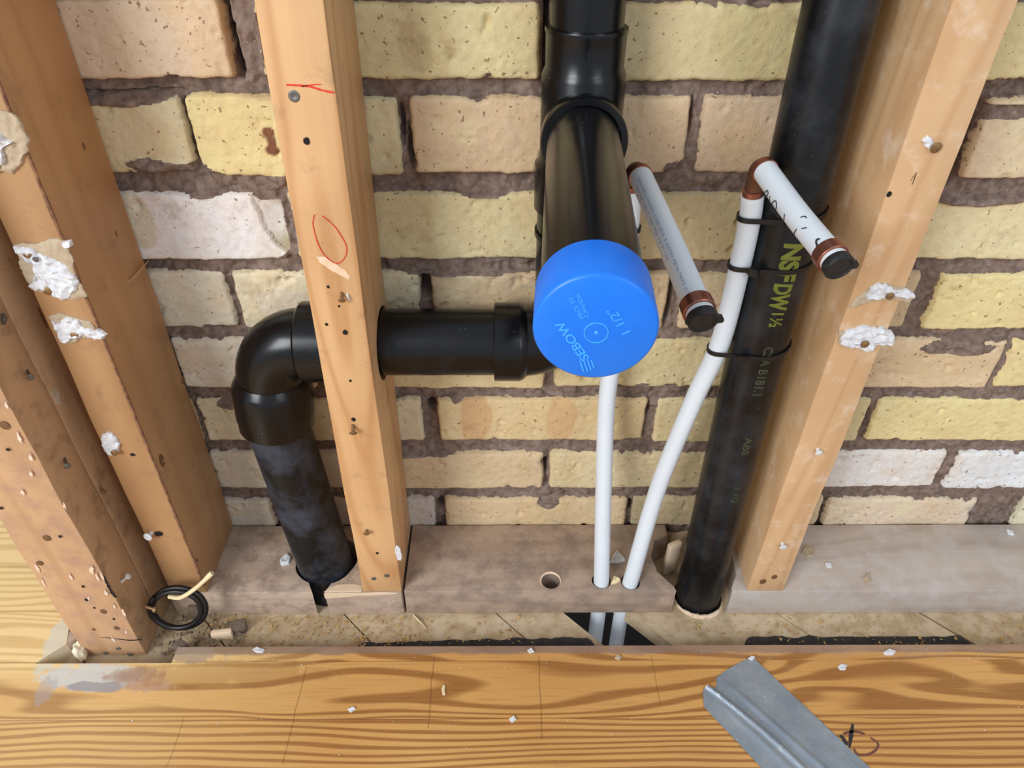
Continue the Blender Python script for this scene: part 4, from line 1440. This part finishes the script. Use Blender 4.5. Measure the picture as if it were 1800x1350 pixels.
def stroke_on_tube(par, mat, name, strokes, path, r, w_, label=None):
    """pen strokes given in photo pixels, laid on the visible surface of a tube"""
    b = NB()
    for st in strokes:
        pts = []
        for px, py in catmull2(st, 5):
            best = None
            d = ray(px, py).normalized()
            for p, q in zip(path[:-1], path[1:]):
                # closest approach of the sight line and this piece of the axis
                e = q - p
                L = e.length
                e = e / L
                w0 = CAM - p
                bb, dd_, ee = d.dot(e), d.dot(w0), e.dot(w0)
                den = 1 - bb * bb
                if den < 1e-6:
                    continue
                sx_ = min(max((ee - bb * dd_) / den, 0), L)
                c_ = p + e * sx_
                tt = (c_ - CAM).dot(d)
                dist = (CAM + d * tt - c_).length
                if best is None or dist < best[0]:
                    best = (dist, tt, math.sqrt(max(den, 1e-4)))
            dist, t, sn = best
            k = math.sqrt(max(r * r - dist * dist, 0)) / sn
            pts.append(CAM + d * (t - k - 0.0004))
        for a, c in zip(pts[:-1], pts[1:]):
            if (c - a).length > 1e-6:
                tube(b, [a, c], w_, 6)
    return obj(name, b, mat, par, label)


def catmull2(pts, n):
    return [(p.x, p.y) for p in catmull([Vector((x, y, 0)) for x, y in pts], n)]


hw = [
    [(1345, 337), (1343, 343), (1346, 346), (1350, 341), (1349, 335), (1345, 337)],
    [(1353, 345), (1352, 356)],
    [(1361, 353), (1356, 360), (1357, 369), (1362, 371), (1365, 363), (1364, 354), (1361, 353)],
    [(1365, 379), (1370, 385)], [(1379, 376), (1378, 386), (1376, 395)],
    [(1407, 382), (1414, 380), (1418, 383)], [(1400, 403), (1396, 410), (1397, 415)], [(1409, 402), (1418, 400)],
]
stroke_on_tube(wl2, INK, 'handwriting', hw, s2, TR, 0.00036, 'thin pen marks')
stroke_on_tube(wl2, INK, 'handwriting', [[(1441, 420), (1435, 422), (1436, 431), (1441, 435), (1450, 431), (1460, 432)]], s2, TR, 0.00060, 'thick pen curl')
# small printed line on the left stub
dS = (end1 - base1).normalized()
def path_text(par, txt, path, r, length, s0, side, size, mat, nm, off=0.00012):
    """text running along a curved tube, side = angle round the tube from the camera-facing line"""
    tx = text_bm(txt, size, 0.0, 0.0)
    xs = [v.co.x for v in tx.verts]
    lo, k = min(xs), length / (max(xs) - min(xs))
    acc = [0.0]
    for a, c in zip(path[:-1], path[1:]):
        acc.append(acc[-1] + (c - a).length)
    for v in tx.verts:
        d = s0 + (v.co.x - lo) * k
        i = max(0, min(len(path) - 2, next((j for j in range(len(acc) - 1) if acc[j + 1] >= d), len(path) - 2)))
        e = (path[i + 1] - path[i]).normalized()
        P = path[i] + e * (d - acc[i])
        f = (CAM - P).normalized()
        f = (f - e * f.dot(e)).normalized()
        T = f.cross(e)
        a = side + v.co.y / r
        v.co = P + (f * math.cos(a) + T * math.sin(a)) * (r + off)
    return obj(nm, tx, mat, par, ang=180)


path_text(wl1, 'CERTIFIED WATER TUBE SDR 9 ASTM F876 F877 CTS', s1, TR, 0.128, 0.012, -0.25, 0.0026, INKL, 'printed_text')
path_text(wl1, '100 PSI 180 F 160 PSI 73 F 1/2', s1, TR, 0.085, 0.018, -0.70, 0.0026, INKL, 'printed_text')

# ------------------------------------------------------------------ cable ties


def hull2(ca, ra, cb, rb, n=64):
    """convex loop round two circles"""
    pts = [(ca[0] + ra * math.cos(2 * math.pi * k / n), ca[1] + ra * math.sin(2 * math.pi * k / n)) for k in range(n)]
    pts += [(cb[0] + rb * math.cos(2 * math.pi * k / n), cb[1] + rb * math.sin(2 * math.pi * k / n)) for k in range(n)]
    pts = sorted(set(pts))

    def half(ps):
        h = []
        for p in ps:
            while len(h) >= 2 and (h[-1][0] - h[-2][0]) * (p[1] - h[-2][1]) - (h[-1][1] - h[-2][1]) * (p[0] - h[-2][0]) <= 0:
                h.pop()
            h.append(p)
        return h
    lo, up = half(pts), half(pts[::-1])
    return lo[:-1] + up[:-1]


def cable_tie(ca, ra, cb, rb, z, slope, head_dir, label):
    h = hull2(ca, ra + 0.0009, cb, rb + 0.0009)
    t = thing('cable_tie', (ca[0], ca[1], z), label, 'cable tie', 'cable ties holding the white tubes')
    # resample evenly
    P = [Vector((x, y, z + slope * (x - ca[0]))) for x, y in h]
    dense = []
    for a, c in zip(P, P[1:] + P[:1]):
        m_ = max(1, int((c - a).length / 0.002))
        dense += [a + (c - a) * k / m_ for k in range(m_)]
    b = NB()
    n = len(dense)
    hw_, th = 0.0018, 0.0007
    ctr = sum(dense, Vector()) / n
    rings = []
    for i in range(n):
        tg = (dense[(i + 1) % n] - dense[i - 1]).normalized()
        out = tg.cross(Vector((0, 0, 1))).normalized()
        if out.dot(dense[i] - ctr) < 0:
            out = -out
        zz = Vector((0, 0, 1))
        rings.append([b.verts.new(dense[i] + out * th * so + zz * hw_ * sz) for so, sz in ((-1, -1), (1, -1), (1, 1), (-1, 1))])
    for i in range(n):
        a, c = rings[i], rings[(i + 1) % n]
        for k in range(4):
            b.faces.new((a[k], a[(k + 1) % 4], c[(k + 1) % 4], c[k]))
    obj('strap', b, BLACK, t)
    hd = Vector((head_dir[0], head_dir[1], 0)).normalized()
    best = max(dense, key=lambda p: (p - ctr).normalized().dot(hd))
    b = NB()
    tg = Vector((-hd.y, hd.x, 0))
    c = best + hd * 0.0022
    pts = [c + tg * sx * 0.0038 + Vector((0, 0, 1)) * sz * 0.0033 for sx, sz in ((-1, -1), (1, -1), (1, 1), (-1, 1))]
    prism(b, [p - hd * 0.0022 for p in pts], 0.0044, hd)
    bmesh.ops.bevel(b, geom=b.edges[:], offset=0.0006, segments=2, affect='EDGES')
    tube(b, [c, c + tg * -0.0045 + hd * 0.002 + Vector((0, 0, -0.001))], [0.0012, 0.0011], 8, flat=0.6)
    obj('tie_head', b, BLACK, t)
    return t


riser2_path = catmull(ris2, 20)


def r2_at(z):
    return min(riser2_path, key=lambda p: abs(p.z - z))


for px, py, hd, lb in ((1300, 388, (0.10, -1), 'topmost black cable tie on the tall pipe, half hidden behind the written-on stub'),
                       (1287, 474, (-0.75, -1), 'middle black cable tie crossing the green printing on the tall pipe'),
                       (1258, 620, (-0.35, -1), 'lowest black cable tie, level with the bottom of the blue cap')):
    z = W(px, py, 'y', 0.022).z
    c1, c2 = tp_at(z), r2_at(z)
    cable_tie((c1.x, c1.y), PR, (c2.x, c2.y), TR, z, 0.10, hd, lb)
riser1_path = catmull(ris1, 20)
z = W(1121, 385, 'y', 0.055).z
c2 = min(riser1_path, key=lambda p: abs(p.z - z))
ct = cable_tie((SX, SY), 0.0292, (c2.x, c2.y), TR, z - 0.012, 0.05, (0.6, 1), 'black cable tie glimpsed behind the left white stub')

# ------------------------------------------------------------------ duct tape
def duct_tape():
    A0, A1 = W(1223, 1228, 'z', ZF), W(1322, 1155, 'z', ZF)
    L1, R1 = W(1337, 1350, 'z', ZF), W(1530, 1350, 'z', ZF)
    dirv = ((L1 - A0).normalized() + (R1 - A1).normalized()).normalized()
    dirv.z = 0
    NU, NV = 60, 150
    Lt = 0.24
    b = NB()
    g = []
    end_shape = lambda u: -0.004 * math.sin(u * math.pi) + (0.0045 if 0.22 < u < 0.40 else 0.0) * math.sin((u - 0.22) / 0.18 * math.pi) * 1.2 + 0.010 * max(0, 0.14 - u) / 0.14
    for j in range(NV + 1):
        row = []
        s = Lt * j / NV
        for i in range(NU + 1):
            u = i / NU
            base = A0 + (A1 - A0) * u
            base.z = 0
            e = end_shape(u)
            p = base + dirv * (e + (Lt - e) * j / NV)
            # creases: a sharp one starting near u=.25 and drifting toward the middle, softer ones beside it
            zz = 0.0006
            u1 = 0.22 + 0.30 * (1 - math.exp(-s * 12)) - 0.5 * s
            k1 = 0.0034 * math.exp(-((u - u1) / 0.032) ** 2) * math.exp(-s * 2)
            k1 -= 0.0
            u2 = 0.44 + 1.2 * s
            k2 = 0.0015 * math.exp(-((u - u2) / 0.035) ** 2) * min(1, s * 30)
            u3 = 0.18 + 0.9 * s
            k3 = 0.0016 * math.exp(-((u - u3) / 0.05) ** 2) * min(1, s * 25)
            zz += k1 + k2 + k3 + 0.0004 * (mnoise.noise(Vector((u * 5, s * 40, 0))) + 0.5) + 0.0002 * mnoise.noise(Vector((u * 22, s * 160, 4)))
            p.z = ZF + max(zz, 0.0003)
            row.append(b.verts.new(p))
        g.append(row)
    for j in range(NV):
        for i in range(NU):
            b.faces.new((g[j][i], g[j][i + 1], g[j + 1][i + 1], g[j + 1][i]))
    r = bmesh.ops.extrude_face_region(b, geom=b.faces[:])
    for v in r['geom']:
        if isinstance(v, bmesh.types.BMVert):
            v.co.z -= 0.00022
    m = Mat('grey_duct_tape')
    n = m.noise(m.coords(), 30, 5, 0.6)
    wv = m.noise(m.coords((1, 1, 1)), 500, 2, 0.5)
    c = m.mix(m.ramp(n, [(0.4, 0.0), (0.7, 1.0)]), lin((134, 146, 158)), lin((160, 168, 176)))
    c = m.mix(m.ramp(m.noise(m.coords(), 110, 4, 0.6), [(0.64, 0.0), (0.70, 0.55)]), c, lin((190, 190, 190)))
    m.color(c)
    m.rough(0.32)
    m.b.inputs['Metallic'].default_value = 0.25
    m.bump(wv, 0.0004, 0.12)
    tag(obj('duct_tape', b, m.m, ang=60), 'strip of creased grey duct tape stuck on the oak floor', 'tape')


duct_tape()

# ------------------------------------------------------------------ coil of black cable with cream wire
cc = WD(312, 1070, 0.700)
right = R3 @ Vector((1, 0, 0))
up = R3 @ Vector((0, 1, 0))
fwd = R3 @ Vector((0, 0, -1))
coil = thing('cable_coil', (cc.x, cc.y, cc.z - 0.02), 'small coil of black cable with a bare cream wire end at the corner post', 'cable')
b = NB()
pts = []
a0 = math.radians(150)
for k in range(0, 90):
    a = a0 - math.radians(k * 8.2)
    rr_ = 0.0262 + 0.0016 * math.sin(k * 0.09) - 0.00002 * k
    p = cc + right * (math.cos(a) * rr_ * 1.0) + up * (math.sin(a) * rr_ * 0.88) + right * math.sin(a) * 0.004 - fwd * (0.0045 * (k / 90.0) - 0.002 + 0.012 * math.sin(a))
    pts.append(p)
tube(b, pts, 0.0027, 14)
obj('cable_sheath', b, BLACK, coil)
b = NB()
wp = catmull([WD(298, 1049, 0.690), WD(318, 1050, 0.682), WD(345, 1033, 0.678), WD(373, 1007, 0.675)], 8)
tube(b, wp, [0.0021] * (len(wp) - 4) + [0.0023, 0.0026, 0.0027, 0.0024], 14)
obj('wire_end', b, CREAM, coil, 'cream wire end')
b = NB()
bolt0 = WD(256, 1066, 0.690)
bolt1 = WD(272, 1071, 0.690)
lathe(b, bolt0, bolt1, [(0, 0.0016), (0.0085, 0.0016), (0.0085, 0.0032), (0.011, 0.0032)], 14)
obj('staple_nail', b, RUST, coil, 'brass nail holding the coil')

# ------------------------------------------------------------------ offcuts, chips and dust
b = NB()
q = [W(1165, 1000, 'z', 0.02), W(1163, 978, 'z', 0.034), W(1176, 950, 'z', 0.05), W(1198, 944, 'z', 0.05), W(1200, 990, 'z', 0.034), W(1186, 1008, 'z', 0.022)]
pts = [Vector((p.x, p.y, 0)) for p in q]
b.free()
b = NB()
bm_box(b, -0.0085, 0.0085, -0.004, 0.004, 0.0, 0.050, 8, 'z', 0.0024, 0.003, 12)
blk = obj('wood_wedge', b, PALE)
wq = W(1182, 985, 'z', 0.036)
blk.location = (wq.x + 0.003, wq.y + 0.012, 0.0012)
blk.rotation_euler = (0, 0, math.radians(25))
tag(blk, 'pale wooden wedge jammed against the foot of the tall black pipe', 'wood offcut')


def chip(name, pxs, zz, h, mat, label, cat, seed, group=None):
    b = NB()
    patch(b, [W(px, py, 'z', zz) for px, py in pxs], (0, 0, 1), h, 0.4, 0.08, 1, seed, lift=0.0001)
    return tag(obj(name, b, mat), label, cat, group)


chip('plaster_flake', [(1072, 990), (1084, 968), (1096, 980), (1099, 985), (1086, 990)], PLT, 0.002, GYPS, 'grey-white plaster flake between the two white tubes', 'plaster', 1)
chip('wood_chip', [(1073, 1028), (1078, 1014), (1086, 1018), (1090, 1022), (1080, 1027)], PLT, 0.003, CREAM, 'yellow wood chip between the feet of the two white tubes', 'wood chip', 2)
chip('plaster_flake', [(1408, 972), (1418, 958), (1431, 963), (1430, 978), (1418, 980)], PLT, 0.0015, PAPER, 'round beige plaster flake beside the right stud', 'plaster', 3)
chip('plaster_flake', [(1450, 990), (1460, 990), (1462, 998), (1453, 998)], PLT, 0.0015, GYPS, 'tiny white plaster crumb on the pale sole plate, nearest the right stud', 'plaster', 4)
chip('plaster_flake', [(1516, 1018), (1526, 1008), (1531, 1022), (1522, 1027)], PLT, 0.0022, PAPER, 'yellowish crumb in the middle of the pale sole plate', 'plaster', 5)
chip('plaster_flake', [(1768, 932), (1780, 934), (1782, 942), (1772, 940)], PLT, 0.002, GYPS, 'white crumb at the brick foot near the right picture edge', 'plaster', 6)
chip('plaster_flake', [(976, 912), (988, 916), (986, 921), (974, 919)], PLT, 0.003, PAPER, 'pale flake lying against the bricks behind the drilled hole', 'plaster', 8)
chip('plaster_flake', [(492, 986), (504, 974), (512, 980), (508, 992), (496, 996)], PLT, 0.003, GYPS, 'small white lump left of the dusty black pipe foot', 'plaster', 9)
chip('plaster_lump', [(132, 1156), (134, 1142), (144, 1136), (154, 1142), (152, 1158), (142, 1164)], 0.006, 0.010, plain('cream_foam', (236, 230, 206), 0.8, var=0.3, vscale=120, varcol=(230, 200, 120)), 'rounded cream lump at the left foot of the worn corner stud', 'plaster', 10)
chip('wood_chip', [(776, 1212), (779, 1204), (783, 1206), (783, 1222), (778, 1222)], ZF, 0.0015, CREAM, 'tiny upright yellow splinter on the floor left of centre', 'wood chip', 11)
chip('plaster_flake', [(895, 1264), (903, 1259), (908, 1266), (900, 1271)], ZF, 0.0018, GYPS, 'small white crumb on the floor below the drilled hole', 'plaster', 12)
chip('plaster_flake', [(927, 1144), (934, 1140), (939, 1147), (931, 1149)], ZF, 0.002, GYPS, 'white crumb on the floor edge near the middle', 'plaster', 13)
chip('plaster_flake', [(1080, 1158), (1086, 1152), (1093, 1157), (1088, 1162)], ZF, 0.002, PAPER, 'beige crumb on the floor edge in front of the white tubes', 'plaster', 14)
chip('plaster_flake', [(611, 1247), (620, 1243), (626, 1247), (617, 1253)], ZF, 0.0015, GYPS, 'grey-white crumb on the floor below the centre stud', 'plaster', 15)
chip('plaster_flake', [(1552, 1148), (1562, 1142), (1574, 1146), (1570, 1152), (1556, 1152)], ZF, 0.0025, GYPS, 'larger white crumb on the floor edge beyond the tape', 'plaster', 16)
chip('plaster_flake', [(1472, 1172), (1480, 1166), (1490, 1170), (1486, 1178), (1476, 1178)], ZF, 0.001, GYPS, 'flat white spot of plaster on the floor right of the tape tip', 'plaster', 17)
chip('plaster_flake', [(444, 1142), (452, 1138), (466, 1142), (462, 1148), (450, 1147)], ZF, 0.0015, GYPS, 'white crumb on the floor edge below the dusty black pipe', 'plaster', 18)
chip('plaster_flake', [(1315, 1158), (1320, 1154), (1327, 1157), (1322, 1162)], ZF + 0.001, 0.0022, GYPS, 'white crumb on the tip of the grey tape', 'plaster', 19)
# splinter on the subfloor
b = NB()
tube(b, [W(727, 1082, 'z', 0.001), W(738, 1093, 'z', 0.003), W(750, 1106, 'z', 0.001)], [0.0016, 0.0013, 0.0004], 8, flat=0.5)
tag(obj('wood_splinter', b, CREAM), 'long yellow splinter on the subfloor at the foot of the centre stud', 'wood chip')
# blocks and shims in the corner behind the coil
for k, (px, py, sx, sy, sz, rot, mt, lb) in enumerate((
        (392, 1118, 0.020, 0.006, 0.012, 8, PALE, 'pale wood offcut on edge right of the cable coil'),
        (420, 1105, 0.016, 0.010, 0.012, 20, RUBBLE, 'brown rubble lump right of the cable coil, nearest the sole plate'),
        (322, 1145, 0.012, 0.010, 0.016, -30, RUBBLE, 'brown rubble piece under the cable coil'),
        (345, 1080, 0.010, 0.008, 0.018, 15, RUBBLE, 'brown rubble piece seen through the cable coil'),
        (130, 1135, 0.012, 0.012, 0.018, 50, PLATE_L, 'dark wood block in the floor cut-out left of the corner stud'))):
    b = NB()
    bm_box(b, -sx / 2, sx / 2, -sy / 2, sy / 2, 0, sz, 3, 'x', 0.0015, 0.0015, k)
    o = obj('wood_offcut' if mt is not RUBBLE else 'rubble_piece', b, mt)
    p = W(px, py, 'z', 0.004)
    o.location = (p.x, p.y, 0.0006)
    o.rotation_euler = (0, 0, math.radians(rot))
    tag(o, lb, 'wood offcut' if mt is not RUBBLE else 'rubble')


def dust(name, n, sampler, mat, size, label, seed):
    r = random.Random(seed)
    b = NB()
    for k in range(n):
        p = sampler(r)
        if p is None:
            continue
        s = size * r.uniform(0.4, 1.3)
        vs = [b.verts.new(Vector(p) + Vector((r.uniform(-1, 1), r.uniform(-1, 1), r.uniform(-0.1, 0.7))) * s) for _ in range(4)]
        for f in ((0, 1, 2), (0, 2, 3), (0, 3, 1), (1, 3, 2)):
            b.faces.new([vs[i] for i in f])
    return tag(obj(name, b, mat, ang=1), label, 'dust', kind='stuff')


def sub_sampler(r):
    x = r.uniform(-0.31, 0.62)
    dens = 1.0 if x < -0.1 else (0.25 if x < 0.5 else 0.7)
    if r.random() > dens or (0.03 < x < 0.19):
        return None
    y = -0.046 + 0.044 * r.random() ** (1.3 if x < -0.1 else 1.0)
    return (x, y, (0.0006 if y > -0.026 or x < -0.17 else 0.0016) + 0.0012 * r.random())


dust('sawdust', 3000, sub_sampler, SAWD, 0.0021, 'golden sawdust and crumbs along the subfloor strip', 1)
dust('plaster_dust', 520, lambda r: (r.uniform(-0.6, 0.7), -0.05 - 0.13 * r.random() ** 1.5, ZF + 0.0004), GYPS, 0.0007, 'tiny white crumbs scattered over the oak floor', 2)
dust('plaster_dust', 260, lambda r: (r.choice((r.uniform(-0.30, -0.25), r.uniform(-0.10, 0.148), r.uniform(0.28, 0.62))), r.uniform(0.004, 0.084), PLT + 0.0008), GYPS, 0.0007, 'fine pale crumbs lying on the sole plates', 3)


def corner_s(r):
    return (r.uniform(-0.355, -0.27), r.uniform(-0.05, -0.004), 0.002 + 0.004 * r.random())


dust('rubble_crumbs', 260, corner_s, RUBBLE, 0.0028, 'brown rubble crumbs in the corner under the cable coil', 4)
